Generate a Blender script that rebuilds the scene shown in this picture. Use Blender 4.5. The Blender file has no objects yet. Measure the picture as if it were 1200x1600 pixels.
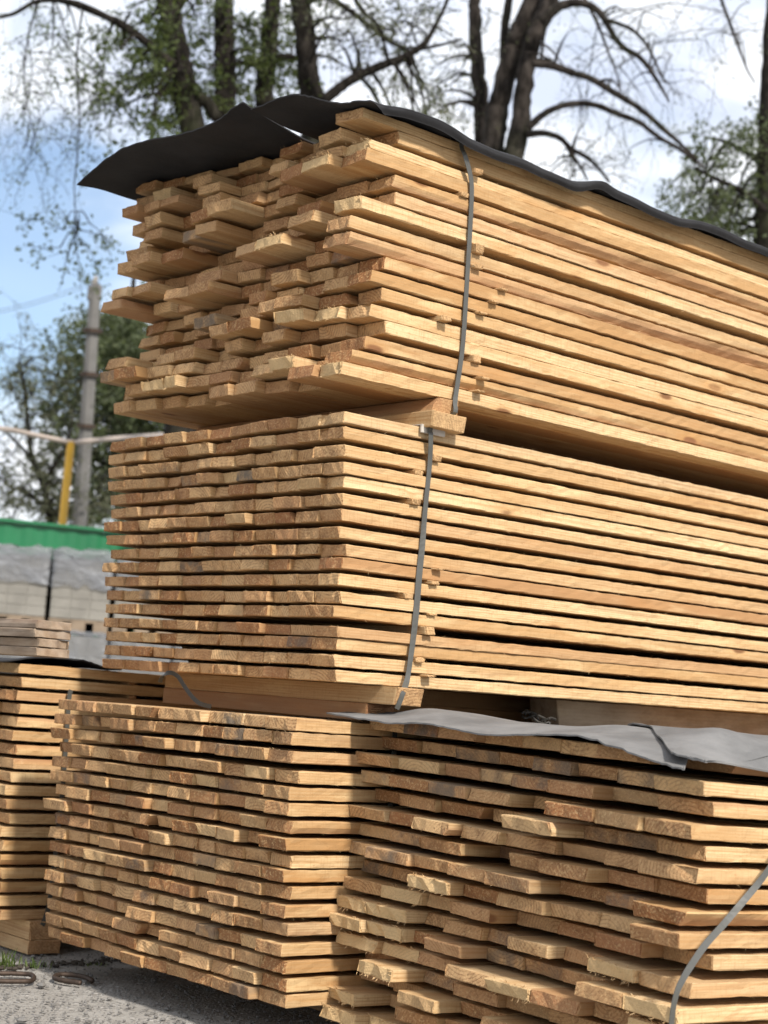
import bpy, math, random
import numpy as np
from mathutils import Vector, Matrix

R = math.radians
S = 1.25                       # metres per layout unit
H = 0.655 * S                  # eye height above the ground
GZ = -0.655                    # ground level in layout units (eye = 0)
scene = bpy.context.scene
col = scene.collection

# ------------------------------------------------------------------ camera
PITCH, ROLL, FPX = 0.113182851, 0.0748417435, 2595.19
cp, sp, cr, sr = math.cos(PITCH), math.sin(PITCH), math.cos(ROLL), math.sin(ROLL)
F = np.array([0, cp, sp]); R0 = np.array([1., 0, 0]); U0 = np.array([0, -sp, cp])
CR = cr * R0 + sr * U0; CU = -sr * R0 + cr * U0
def proj(P):
    d = P @ F
    return np.array([600 + FPX * (P @ CR) / d, 800 - FPX * (P @ CU) / d])
def un(px, py, d):
    return d * (F + CR * (px - 600) / FPX - CU * (py - 800) / FPX)
def world(P):                  # layout -> metres, ground at z = 0
    return (P[0] * S, P[1] * S, P[2] * S + H)
cd = bpy.data.cameras.new('camera'); cam = bpy.data.objects.new('camera', cd); col.objects.link(cam)
m = Matrix(((CR[0], CU[0], -F[0], 0), (CR[1], CU[1], -F[1], 0), (CR[2], CU[2], -F[2], H), (0, 0, 0, 1)))
cam.matrix_world = m
cd.sensor_fit = 'VERTICAL'; cd.sensor_height = 36; cd.sensor_width = 27
cd.lens = FPX / 1600 * 36
cd.clip_start = 0.05; cd.clip_end = 2000
cd.dof.use_dof = True; cd.dof.focus_distance = 3.1 * S; cd.dof.aperture_fstop = 4.8
scene.camera = cam

# ------------------------------------------------------------------ helpers
def tag(o, label=None, cat=None, group=None, kind=None):
    if label: o['label'] = label
    if cat: o['category'] = cat
    if group: o['group'] = group
    if kind: o['kind'] = kind
    return o
def empty(name, P, label, cat, group=None):
    o = bpy.data.objects.new(name, None); col.objects.link(o); o.location = world(P); o.empty_display_size = .1
    return tag(o, label, cat, group)
def link(name, me, parent=None, origin=None):
    o = bpy.data.objects.new(name, me); col.objects.link(o)
    if origin is not None: o.location = origin
    if parent is not None:
        o.parent = parent
        o.matrix_parent_inverse = Matrix.Translation(parent.location).inverted()
    return o
class MB:
    """collects geometry in layout units"""
    def __init__(s): s.v = []; s.f = []; s.mi = []; s.w = []; s.t = []
    def add(s, v, f, mi=0, w=None, t=(0.5, 0, 0, 0)):
        o = len(s.v); s.v += [tuple(p) for p in v]
        s.f += [tuple(i + o for i in q) for q in f]
        s.mi += (list(mi) if hasattr(mi, '__len__') else [mi] * len(f))
        s.w += ([tuple(p) for p in (w if w is not None else v)])
        s.t += (list(t) if len(t) == len(v) and hasattr(t[0], '__len__') else [t] * len(v))
    def box(s, P, ax, ay, az, bev=0.0, mi=0, t=(0.5, 0, 0, 0), jit=0.0, rng=random):
        """box from corner P with edge vectors; bevelled by building a 24-corner hull"""
        ax, ay, az = map(np.array, (ax, ay, az)); P = np.array(P)
        l = [np.linalg.norm(q) for q in (ax, ay, az)]
        b = min(bev, min(l) * .3)
        if b <= 0:
            c = [P + ax * i + ay * j + az * k + (np.array([rng.uniform(-jit, jit) for _ in range(3)]) if jit else 0) for i in (0, 1) for j in (0, 1) for k in (0, 1)]
            s.add(c, [(0, 1, 3, 2), (4, 6, 7, 5), (0, 4, 5, 1), (2, 3, 7, 6), (0, 2, 6, 4), (1, 5, 7, 3)], mi, None, t); return
        u = [q / n for q, n in zip((ax, ay, az), l)]
        idx = {}; v = []
        for i in (0, 1):
            for j in (0, 1):
                for k in (0, 1):
                    base = P + ax * i + ay * j + az * k
                    off = [u[0] * b * (1 - 2 * i), u[1] * b * (1 - 2 * j), u[2] * b * (1 - 2 * k)]
                    for d in range(3):       # point on the face whose normal is axis d
                        q = base + sum(off[e] for e in range(3) if e != d)
                        if jit: q = q + np.array([rng.uniform(-jit, jit) for _ in range(3)])
                        idx[i, j, k, d] = len(v); v.append(q)
        f = []
        for d in range(3):
            e, g = [q for q in range(3) if q != d]
            for side in (0, 1):
                q = []
                for (x, y) in ((0, 0), (1, 0), (1, 1), (0, 1)):
                    c = [0, 0, 0]; c[d] = side; c[e] = x; c[g] = y; q.append(idx[(*c, d)])
                f.append(q)
        for d in range(3):                   # edge strips along axis d
            e, g = [q for q in range(3) if q != d]
            for x in (0, 1):
                for y in (0, 1):
                    c0 = [0, 0, 0]; c0[e] = x; c0[g] = y; c1 = list(c0); c1[d] = 1
                    f.append((idx[(*c0, e)], idx[(*c1, e)], idx[(*c1, g)], idx[(*c0, g)]))
        for i in (0, 1):
            for j in (0, 1):
                for k in (0, 1): f.append((idx[i, j, k, 0], idx[i, j, k, 1], idx[i, j, k, 2]))
        s.add(v, f, mi, None, t)
    def tube(s, pts, rad, n=8, mi=0, t=(0.5, 0, 0, 0), cap=True):
        pts = [np.array(p, float) for p in pts]; rings = []; wv = []
        ref = np.array([0.31, 0.17, .93])
        L = 0
        for i, p in enumerate(pts):
            d = pts[min(i + 1, len(pts) - 1)] - pts[max(i - 1, 0)]; d /= (np.linalg.norm(d) + 1e-12)
            x = np.cross(d, ref)
            if np.linalg.norm(x) < .05: x = np.cross(d, np.array([1., 0, 0]))
            x /= np.linalg.norm(x); y = np.cross(d, x)
            r = rad[i] if hasattr(rad, '__len__') else rad
            rings.append([p + (x * math.cos(2 * math.pi * k / n) + y * math.sin(2 * math.pi * k / n)) * r for k in range(n)])
        v = [q for r_ in rings for q in r_]
        f = [(i * n + k, i * n + (k + 1) % n, (i + 1) * n + (k + 1) % n, (i + 1) * n + k) for i in range(len(pts) - 1) for k in range(n)]
        if cap: f += [tuple(range(n - 1, -1, -1)), tuple((len(pts) - 1) * n + k for k in range(n))]
        s.add(v, f, mi, None, t)
    def mesh(s, name, mats, origin=None, smooth=False, angle=None):
        me = bpy.data.meshes.new(name)
        v = np.array(s.v, float) * S; v[:, 2] += H
        if origin is not None: v -= np.array(origin)
        me.from_pydata(v.tolist(), [], s.f)
        for mm in mats: me.materials.append(mm)
        me.polygons.foreach_set('material_index', s.mi)
        a = me.attributes.new('wood', 'FLOAT_VECTOR', 'POINT'); a.data.foreach_set('vector', (np.array(s.w, float)).ravel())
        a = me.attributes.new('tint', 'FLOAT_COLOR', 'POINT'); a.data.foreach_set('color', np.array(s.t, float).ravel())
        if smooth: me.polygons.foreach_set('use_smooth', [True] * len(me.polygons))
        me.update()
        return me
    def build(s, name, mats, parent=None, smooth=False, origin=None):
        if not isinstance(mats, (list, tuple)): mats = [mats]
        if origin is None and parent is None: origin = tuple(np.array(world(np.array(s.v).mean(0))))
        if parent is not None:
            origin = tuple(parent.location); 
            me = s.mesh(name, mats, origin, smooth); o = bpy.data.objects.new(name, me); col.objects.link(o); o.parent = parent
            return o
        me = s.mesh(name, mats, origin, smooth)
        return link(name, me, None, origin)

# ------------------------------------------------------------------ materials
class NT:
    def __init__(s, name):
        s.m = bpy.data.materials.new(name); s.m.use_nodes = True; s.n = s.m.node_tree.nodes; s.l = s.m.node_tree.links
        s.b = s.n['Principled BSDF']; s.out = s.n['Material Output']
    def new(s, t, **k):
        n = s.n.new(t)
        for a, b in k.items(): setattr(n, a, b)
        return n
    def val(s, sock, v):
        if hasattr(v, 'is_linked') or isinstance(v, bpy.types.NodeSocket): s.l.new(v, sock)
        else: sock.default_value = v
    def math(s, op, a, b=0.0, c=None, clamp=False):
        n = s.new('ShaderNodeMath', operation=op); n.use_clamp = clamp
        s.val(n.inputs[0], a); s.val(n.inputs[1], b)
        if c is not None: s.val(n.inputs[2], c)
        return n.outputs[0]
    def ss(s, x, lo, hi):
        n = s.new('ShaderNodeMapRange', interpolation_type='SMOOTHSTEP')
        s.val(n.inputs[0], x); n.inputs[1].default_value = lo; n.inputs[2].default_value = hi
        return n.outputs[0]
    def noise(s, vec, scale, detail=4, rough=.55, dist=0.0):
        n = s.new('ShaderNodeTexNoise'); s.val(n.inputs['Vector'], vec); n.inputs['Scale'].default_value = scale
        n.inputs['Detail'].default_value = detail; n.inputs['Roughness'].default_value = rough; n.inputs['Distortion'].default_value = dist
        return n.outputs[0]
    def voro(s, vec, scale, feature='F1', rnd=1.0):
        n = s.new('ShaderNodeTexVoronoi', feature=feature); s.val(n.inputs['Vector'], vec); n.inputs['Scale'].default_value = scale
        n.inputs['Randomness'].default_value = rnd
        return n
    def mul(s, vec, k):
        n = s.new('ShaderNodeVectorMath', operation='MULTIPLY'); s.val(n.inputs[0], vec); n.inputs[1].default_value = k
        return n.outputs[0]
    def mix(s, f, a, b, mode='MIX'):
        n = s.new('ShaderNodeMix', data_type='RGBA', blend_type=mode)
        s.val(n.inputs[0], f); s.val(n.inputs[6], a if not isinstance(a, tuple) else (*a, 1)); s.val(n.inputs[7], b if not isinstance(b, tuple) else (*b, 1))
        return n.outputs[2]
    def attr(s, name):
        return s.new('ShaderNodeAttribute', attribute_name=name)
    def ramp(s, x, stops):
        n = s.new('ShaderNodeValToRGB'); s.val(n.inputs[0], x); e = n.color_ramp.elements
        while len(e) < len(stops): e.new(.5)
        for q, (p, c) in zip(e, stops): q.position = p; q.color = (*c, 1)
        return n.outputs[0]
    def bump(s, h, strength, dist, prev=None):
        n = s.new('ShaderNodeBump'); s.val(n.inputs['Height'], h); n.inputs['Strength'].default_value = strength; n.inputs['Distance'].default_value = dist
        if prev is not None: s.l.new(prev, n.inputs['Normal'])
        return n.outputs[0]
    def done(s, c, rough=.8, normal=None, spec=.3):
        s.val(s.b.inputs['Base Color'], c if not isinstance(c, tuple) else (*c, 1)); s.val(s.b.inputs['Roughness'], rough)
        s.b.inputs['Specular IOR Level'].default_value = spec
        if normal is not None: s.l.new(normal, s.b.inputs['Normal'])
        return s.m

def wood_material(end=False, weathered=False):
    t = NT('pine_end_grain' if end else ('weathered_wood' if weathered else 'sawn_pine'))
    w = t.attr('wood').outputs['Vector']; ta = t.attr('tint')
    sep = t.new('ShaderNodeSeparateColor'); t.l.new(ta.outputs['Color'], sep.inputs[0])
    tone, grey, red, pale = sep.outputs[0], sep.outputs[1], sep.outputs[2], ta.outputs['Alpha']
    # growth rings about the pith (x runs along the board)
    wob = t.noise(t.mul(w, (1.2, 9, 9)), 1.0, 3)
    ad = t.new('ShaderNodeVectorMath', operation='MULTIPLY_ADD')
    nv = t.new('ShaderNodeTexNoise'); t.l.new(t.mul(w, (1.0, 7, 7)), nv.inputs['Vector']); nv.inputs['Scale'].default_value = 1.; nv.inputs['Detail'].default_value = 3
    t.l.new(nv.outputs['Color'], ad.inputs[0]); ad.inputs[1].default_value = (0, .012, .012); t.l.new(w, ad.inputs[2])
    sx = t.new('ShaderNodeSeparateXYZ'); t.l.new(ad.outputs[0], sx.inputs[0])
    r = t.math('SQRT', t.math('ADD', t.math('MULTIPLY', sx.outputs[1], sx.outputs[1]), t.math('MULTIPLY', sx.outputs[2], sx.outputs[2])))
    ring = t.math('FRACT', t.math('MULTIPLY', r, 1 / (.0065 if end else .0048)))
    late = t.ss(ring, .45, .95)
    late = t.math('MULTIPLY', late, t.math('SUBTRACT', 1.0, t.ss(ring, .95, 1.0)))
    fib = t.noise(t.mul(w, (6, 420, 420)), 1.0, 3, .6)             # fine fibre streaks
    big = t.noise(t.mul(w, (1.6, 14, 14)), 1.0, 3)
    dirt = t.noise(t.mul(w, (9, 30, 30)), 1.0, 5, .65)
    # knots
    kv = t.voro(t.mul(w, (4.6, 13, 13)), 1.0)
    knot = t.math('SUBTRACT', 1.0, t.ss(kv.outputs['Distance'], .075, .15))
    ks = t.new('ShaderNodeSeparateColor'); t.l.new(kv.outputs['Color'], ks.inputs[0])
    knot = t.math('MULTIPLY', knot, t.ss(ks.outputs[0], .60, .64))
    if end:
        c = t.mix(tone, (.41, .195, .08), (.79, .52, .265))
        c = t.mix(t.math('MULTIPLY', late, t.math('ADD', .12, t.math('MULTIPLY', t.ss(big, .35, .65), .5))), c, (.22, .09, .032))
        sx2 = t.new('ShaderNodeSeparateXYZ'); t.l.new(w, sx2.inputs[0])
        kerf = t.math('SINE', t.math('ADD', t.math('ADD', t.math('MULTIPLY', sx2.outputs[1], 620.), t.math('MULTIPLY', sx2.outputs[2], 480.)), t.math('MULTIPLY', wob, 9.)))
        c = t.mix(t.math('MULTIPLY', t.math('MULTIPLY', t.ss(kerf, .1, .9), t.ss(dirt, .4, .6)), .3), c, (.25, .12, .05))
        d2 = t.noise(t.mul(w, (20, 75, 110)), 1.0, 5, .7)
        c = t.mix(t.math('MULTIPLY', t.ss(dirt, .47, .68), .5), c, (.27, .145, .07))
        c = t.mix(t.math('MULTIPLY', t.ss(d2, .55, .68), .65), c, (.21, .105, .05))
        sp_ = t.noise(t.mul(w, (90, 170, 190)), 1.0, 5, .75)
        c = t.mix(t.math('MULTIPLY', t.ss(sp_, .5, .64), .7), c, (.80, .55, .28))
        c = t.mix(t.math('MULTIPLY', pale, .7), c, (.78, .58, .31))
    else:
        c = t.mix(tone, (.51, .305, .135), (.82, .605, .34))
        c = t.mix(t.math('MULTIPLY', late, .5), c, (.50, .26, .09))
        c = t.mix(t.math('MULTIPLY', t.ss(fib, .46, .66), .55), c, (.46, .27, .11))
        b2 = t.noise(t.mul(w, (4.5, 30, 30)), 1.0, 4, .6)
        c = t.mix(t.math('MULTIPLY', t.ss(big, .45, .62), .5), c, (.56, .32, .13))
        c = t.mix(t.math('MULTIPLY', t.ss(b2, .5, .7), .55), c, (.84, .63, .34))
        spk = t.noise(t.mul(w, (70, 190, 190)), 1.0, 4, .7)
        c = t.mix(t.math('MULTIPLY', t.ss(spk, .55, .72), .55), c, (.38, .215, .09))
        sm = t.noise(t.mul(w, (300, 25, 25)), 1.0, 3, .6)
        c = t.mix(t.math('MULTIPLY', t.ss(sm, .52, .7), .35), c, (.42, .245, .105))
        st = t.noise(t.mul(w, (2.2, 60, 60)), 1.0, 2, .5)
        c = t.mix(t.math('MULTIPLY', t.ss(st, .62, .7), .35), c, (.34, .18, .08))
        c = t.mix(t.math('MULTIPLY', t.math('SUBTRACT', 1.0, t.ss(kv.outputs['Distance'], .10, .34)), t.math('MULTIPLY', t.ss(ks.outputs[0], .40, .45), .4)), c, (.55, .27, .085))
        c = t.mix(t.math('MULTIPLY', knot, .85), c, (.19, .075, .028))
    c = t.mix(t.math('MULTIPLY', red, .6), c, (.42, .20, .10))
    c = t.mix(1.0, c, (.80, .775, .74) if end else (.76, .755, .75), 'MULTIPLY')
    gm = t.math('MULTIPLY', grey, t.ss(t.noise(t.mul(w, (5, 26, 26)), 1.0, 4, .6), .35, .62), clamp=True)
    c = t.mix(gm, c, (.125, .108, .088))
    if weathered:
        c = t.mix(.72, c, t.mix(t.ss(dirt, .3, .7), (.27, .225, .18), (.13, .098, .075)))
    # saw marks and roughness
    saw = t.noise(t.mul(w, (260, 18, 18)), 1.0, 2, .5)
    rough = t.noise(t.mul(w, (150, 150, 150)) if not end else t.mul(w, (120, 300, 300)), 1.0, 5, .7)
    n = t.bump(rough, .9 if end else .5, .005 if end else .0014)
    n = t.bump(t.math('ADD', t.math('MULTIPLY', saw, .6), t.math('MULTIPLY', fib, .7)), .4 if end else .5, .0012, n)
    return t.done(c, .78, n, .22)
M = {}
M['side'] = wood_material(); M['end'] = wood_material(True); M['old'] = wood_material(False, True)

def simple(name, base, vary=.2, scale=20, rough=.7, bump=.2, bd=.002, spec=.3, metal=0, vec=None, c2=None):
    t = NT(name)
    tc = t.new('ShaderNodeTexCoord').outputs['Object']
    n1 = t.noise(tc, scale, 5, .6); n2 = t.noise(tc, scale * 6, 4, .6)
    dark = c2 or tuple(x * (1 - vary) for x in base)
    c = t.mix(t.ss(n1, .3, .7), dark, base)
    c = t.mix(t.math('MULTIPLY', n2, vary), c, tuple(x * .6 for x in base))
    nn = t.bump(n2, bump, bd)
    t.b.inputs['Metallic'].default_value = metal
    return t.done(c, rough, nn, spec)
M['felt_black'] = simple('bitumen_felt', (.026, .026, .028), .35, 9, .85, .6, .002)
M['felt_grey'] = simple('grey_felt', (.20, .197, .19), .4, 6, .75, .9, .003, c2=(.105, .104, .101))
M['strap'] = simple('strapping_band', (.085, .084, .073), .25, 14, .42, .15, .0008, .5)
M['strap_dark'] = simple('dark_band', (.04, .036, .03), .3, 20, .45, .1, .001)
M['card'] = simple('edge_card', (.52, .48, .42), .2, 30, .85)
M['concrete'] = simple('concrete', (.17, .165, .155), .25, 3, .9, .4, .004)
M['steel'] = simple('rusty_rod', (.085, .06, .045), .4, 60, .6, .5, .001, metal=.5)
M['yellow'] = simple('yellow_paint', (.50, .29, .03), .15, 8, .5, .1)
M['pipe'] = simple('pale_pipe_paint', (.50, .42, .36), .2, 6, .55, .1)
M['green'] = simple('green_sheet_metal', (.008, .145, .052), .18, 1.5, .4, .1, .002, .5)
M['paver'] = simple('paving_block', (.25, .237, .205), .25, 5, .9, .4, .004)
M['pallet'] = simple('pallet_wood', (.26, .2, .14), .35, 7, .9, .4, .003)
M['insul'] = simple('insulator', (.32, .30, .28), .2, 30, .3)
M['rubbish'] = simple('stone', (.20, .19, .175), .3, 30, .9, .5, .004)

def bark(name, a, b, sc):
    t = NT(name); tc = t.new('ShaderNodeTexCoord').outputs['Object']
    n = t.noise(t.mul(tc, (sc, sc, sc * .25)), 1.0, 6, .65); n2 = t.noise(tc, 1.1, 3)
    c = t.mix(t.ss(n, .35, .68), a, b); c = t.mix(t.math('MULTIPLY', t.ss(n2, .5, .75), .4), c, (.05, .06, .025))
    return t.done(c, .95, t.bump(n, .8, .03), .1)
M['bark'] = bark('tree_bark', (.010, .0085, .007), (.034, .029, .024), 22)
M['bark_light'] = bark('pale_tree_bark', (.012, .010, .0085), (.058, .049, .042), 14)
def leaf(name, c1, c2):
    t = NT(name); a = t.attr('tint'); s_ = t.new('ShaderNodeSeparateColor'); t.l.new(a.outputs['Color'], s_.inputs[0])
    c = t.mix(s_.outputs[0], c1, c2)
    t.done(c, .55, None, .3)
    tr = t.new('ShaderNodeBsdfTranslucent'); t.l.new(t.mix(.5, c, (.16, .20, .03)), tr.inputs[0])
    mx = t.new('ShaderNodeMixShader'); mx.inputs[0].default_value = .35
    t.l.new(t.b.outputs[0], mx.inputs[1]); t.l.new(tr.outputs[0], mx.inputs[2]); t.l.new(mx.outputs[0], t.out.inputs[0])
    return t.m
M['leaf'] = leaf('spring_leaf', (.028, .046, .012), (.085, .11, .03))
M['leaf_grey'] = leaf('small_grey_leaf', (.06, .07, .042), (.14, .14, .09))
M['leaf_dark'] = leaf('dense_leaf', (.035, .05, .027), (.12, .145, .07))
M['grass'] = leaf('grass_blade', (.05, .09, .02), (.14, .18, .05))

def film():
    t = NT('stretch_film'); tc = t.new('ShaderNodeTexCoord').outputs['Object']
    n = t.noise(t.mul(tc, (1.6, 1.6, 6)), 1.0, 5, .6, 1.2)
    t.done((.20, .208, .22), .36, t.bump(n, .9, .05), .6)
    tr = t.new('ShaderNodeBsdfTransparent'); mx = t.new('ShaderNodeMixShader')
    f = t.math('ADD', .42, t.math('MULTIPLY', t.ss(n, .42, .66), .4)); t.l.new(f, mx.inputs[0])
    t.l.new(tr.outputs[0], mx.inputs[1]); t.l.new(t.b.outputs[0], mx.inputs[2]); t.l.new(mx.outputs[0], t.out.inputs[0])
    return t.m
M['film'] = film()
def ground_mat():
    t = NT('worn_yard_surface'); tc = t.new('ShaderNodeTexCoord').outputs['Object']
    big = t.noise(tc, .9, 4); mid = t.noise(tc, 7, 5, .65); fine = t.noise(tc, 90, 4, .7)
    v = t.voro(tc, 95.0); v2 = t.voro(tc, 42.0)
    vs = t.new('ShaderNodeSeparateColor'); t.l.new(v.outputs['Color'], vs.inputs[0])
    vs2 = t.new('ShaderNodeSeparateColor'); t.l.new(v2.outputs['Color'], vs2.inputs[0])
    c = t.mix(t.ss(mid, .3, .7), (.25, .235, .21), (.36, .345, .315))
    c = t.mix(t.math('MULTIPLY', t.ss(big, .4, .7), .5), c, (.23, .215, .19))
    stone = t.math('MULTIPLY', t.math('SUBTRACT', 1., t.ss(v.outputs['Distance'], .3, .55)), t.ss(vs.outputs[0], .45, .5))
    c = t.mix(t.math('MULTIPLY', stone, .7), c, t.mix(vs.outputs[1], (.13, .12, .105), (.42, .40, .37)))
    st2 = t.math('MULTIPLY', t.math('SUBTRACT', 1., t.ss(v2.outputs['Distance'], .25, .45)), t.ss(vs2.outputs[0], .8, .84))
    c = t.mix(t.math('MULTIPLY', st2, .75), c, t.mix(vs2.outputs[1], (.22, .2, .18), (.5, .48, .45)))
    # a crack running across the yard
    h = t.math('ADD', t.math('MULTIPLY', stone, .5), t.math('ADD', t.math('MULTIPLY', fine, .5), t.math('MULTIPLY', st2, .8)))
    n = t.bump(h, .9, .008); n = t.bump(mid, .5, .02, n)
    return t.done(c, .95, n, .15)
M['ground'] = ground_mat()

# ------------------------------------------------------------------ stacks
class Stack:
    def __init__(s, X, Y, yaw, ta, tb, sx, sy, w, zt, p):
        s.O = np.array([X, Y, 0.]); s.a = np.array([-math.cos(yaw), math.sin(yaw), ta]); s.b = np.array([math.sin(yaw), math.cos(yaw), tb])
        s.c = np.array([sx, sy, 1.]); s.w = w; s.zt = zt; s.p = p
    def P(s, y, t, z): return s.O + s.a * y + s.b * t + s.c * z     # y = distance from the right face
    def solve(s, px, py, **k):
        """one of y/t/z is given; find the other two from a point in the photograph"""
        names = [n for n in ('y', 't', 'z') if n not in k]; v = np.array([0.3 if n == 'y' else (s.zt if n == 'z' else 0.3) for n in names])
        g = lambda v: proj(s.P(**k, **dict(zip(names, v)))) - np.array([px, py])
        for _ in range(25):
            f0 = g(v); J = np.array([(g(v + np.eye(2)[i] * 1e-5) - f0) / 1e-5 for i in range(2)]).T
            v = v - np.clip(np.linalg.solve(J, f0), -.5, .5)
        return dict(zip(names, v), **k)
ST = {
 'M': Stack(-.0617381, 3.3000079, .86700, .00185, .00732, -.05446, -.02581, .89215, .5700116, .0325085),
 'T': Stack(-.0826383, 3.2974170, .86450, .00221, .00492, .00573, -.00428, .89937, 1.2112813, .0341360),
 'A': Stack(-.1391056, 3.1524718, .86260, -.00680, -.00389, -.03449, -.01922, .88045, -.0443910, .0318544),
 'B': Stack(.5242598, 2.5866358, .90060, .01736, -.02561, .00942, .02466, .86610, -.0471202, .0340863),
}
cC = un(30, 1056, 3.95)
ST['C'] = Stack(cC[0], cC[1], .8626, 0.0, -.004, 0, 0, .9, un(30, 1036, 3.95)[2], .0321)
LEN = 3.2
rng = random.Random(11)

ci = {  # layer tops (in layer pitches below the top) at the right corner
 'M': [-.04, .91, 2.04, 3.1, 3.95, 5.05, 6.01, 7.12, 8.13, 8.99, 9.97, 11.08, 11.95, 13.2, 13.9, 14.96, 15.85],
 'T': [.40, 1.06, 2.16, 2.8, 3.85, 4.89, 5.75, 7.11, 8.11, 9.04, 10.0, 10.91, 12.02, 12.82, 14.07, 15.01, 15.9],
 'A': [-.02, .81, 1.89, 3.05, 4.02, 4.95, 5.99, 7.01, 7.99, 8.84, 9.84, 10.91, 11.94, 13.1, 14.08, 15.11, 16.02],
 'B': [0, 1.1, 2.02, 3.08, 4.02, 4.98, 5.9, 6.89, 7.89, 8.83, 10.0, 11.1, 12.05, 13.0, 14.0, 15.0, 16.0],
 'C': [0] + list(range(1, 19)),
}
thick = {'M': .73, 'T': .77, 'A': .74, 'B': .68, 'C': .74}
eT = [
 [3.3, -8, -9, -4, -9, -5, -8, -3, -2, 1], [-6.6, 1.5, -5, -7, -6, -8, -7, 1, -6, 0, -1], [1.1, 1, -6, 3, -5, -4, 2, -7, 3, 4, 4.5],
 [2.2, 5, 4, -4, -5, -2, 3, -6, -6, 2, 1], [-5.6, -8, -8, -3, -4, 5.5, 5, -6, -5, 3, -2], [-6.6, -7, 1, -6, -5, -6, 4, 3, -7, -7, 1.5],
 [2.2, -6, 2, -4, -5, -5, -8, -8, 2, 5, 3], [4.7, -5, -5, 4.5, 4.5, -6, -7, -6, -7, -6, -5], [4.5, -4, -4, -5, -6, -6, 2, -5, -6, 4, 4.5],
 [-4.7, -6, -5, -1, -3, -5, 5, 5, -6, -3, 4.5], [-1.5, -3, -4, -5, -1, -4, -6, -7, -6, -7, -6], [-5.5, -5, 2, 2, -2, -6, 1, -5, -7, -6, -7],
 [-2.2, -1, 2, -3, 3, 3, -6, -6, -7, -6, -6], [-7.1, -5, -5, 1, -3, .5, -7, 1, 0, -5, 4], [-1.5, -3, -2, -2, -4, -1, -1, 1, 2, 5, 6],
 [1.4, -4, 3, 2, -2, -1, 1, 3, 3, 2, -1], [3.9, 4.6, -6, -4, 0, 2, -6, -4, -3, .5, 1.5]]
eB = [
 [-8, -2, -2, -2, -3, -2, -2, -1], [-.3, -1, -4, -1, -5, -5, -6, -5.5], [-2.5, -4, -1, -1, -1, -3, -1, -2.8], [2.5, 1.5, 1, -6, 1, 0, 0, 0],
 [-1.5, -2, -3, 3, -4, -1, -1.5, -3.4], [1.4, -.5, -.5, 0, 2, 2, -2, 0], [-2.9, -1, 1, -2.5, -8, 2, -2, -1.7], [2.4, -4, -4, 2, 1.5, 1, 1.5, 0],
 [3.4, -1, -1, 0, 0, 2.5, -2, -1.5], [-4.8, 1, -3, -4, 1.5, -1, 1, -.8], [.5, 1, -4, -1, -1, -1.5, -5, 2, 2.3], [3, 3.3, -3, -3, -3, 1.5, -2, 1.5, 3],
 [2, 0, 2, 3.5, 3, -1, 1, 2.5], [4, -2, -3, -3, -2, -1, 4.5, -5], [0, 2, -3, 1, -2, 2, -4, -6], [3, -1, 2, 3, -2, 1, -5, 3.3], [0, 2, 1, -1, 2, 3, 1.5, 3]]
frayB = {(10, 7), (10, 8), (11, 7), (11, 8), (12, 6), (12, 7), (13, 6), (9, 6), (15, 7), (16, 7), (16, 6), (16, 5), (11, 0), (12, 0), (10, 1), (13, 0), (12, 3), (8, 5)}
frayT = {(13, 9), (15, 2), (15, 7), (15, 8), (12, 2), (3, 1), (2, 0), (1, 9), (6, 0), (12, 1), (7, 3), (16, 0)}

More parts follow.
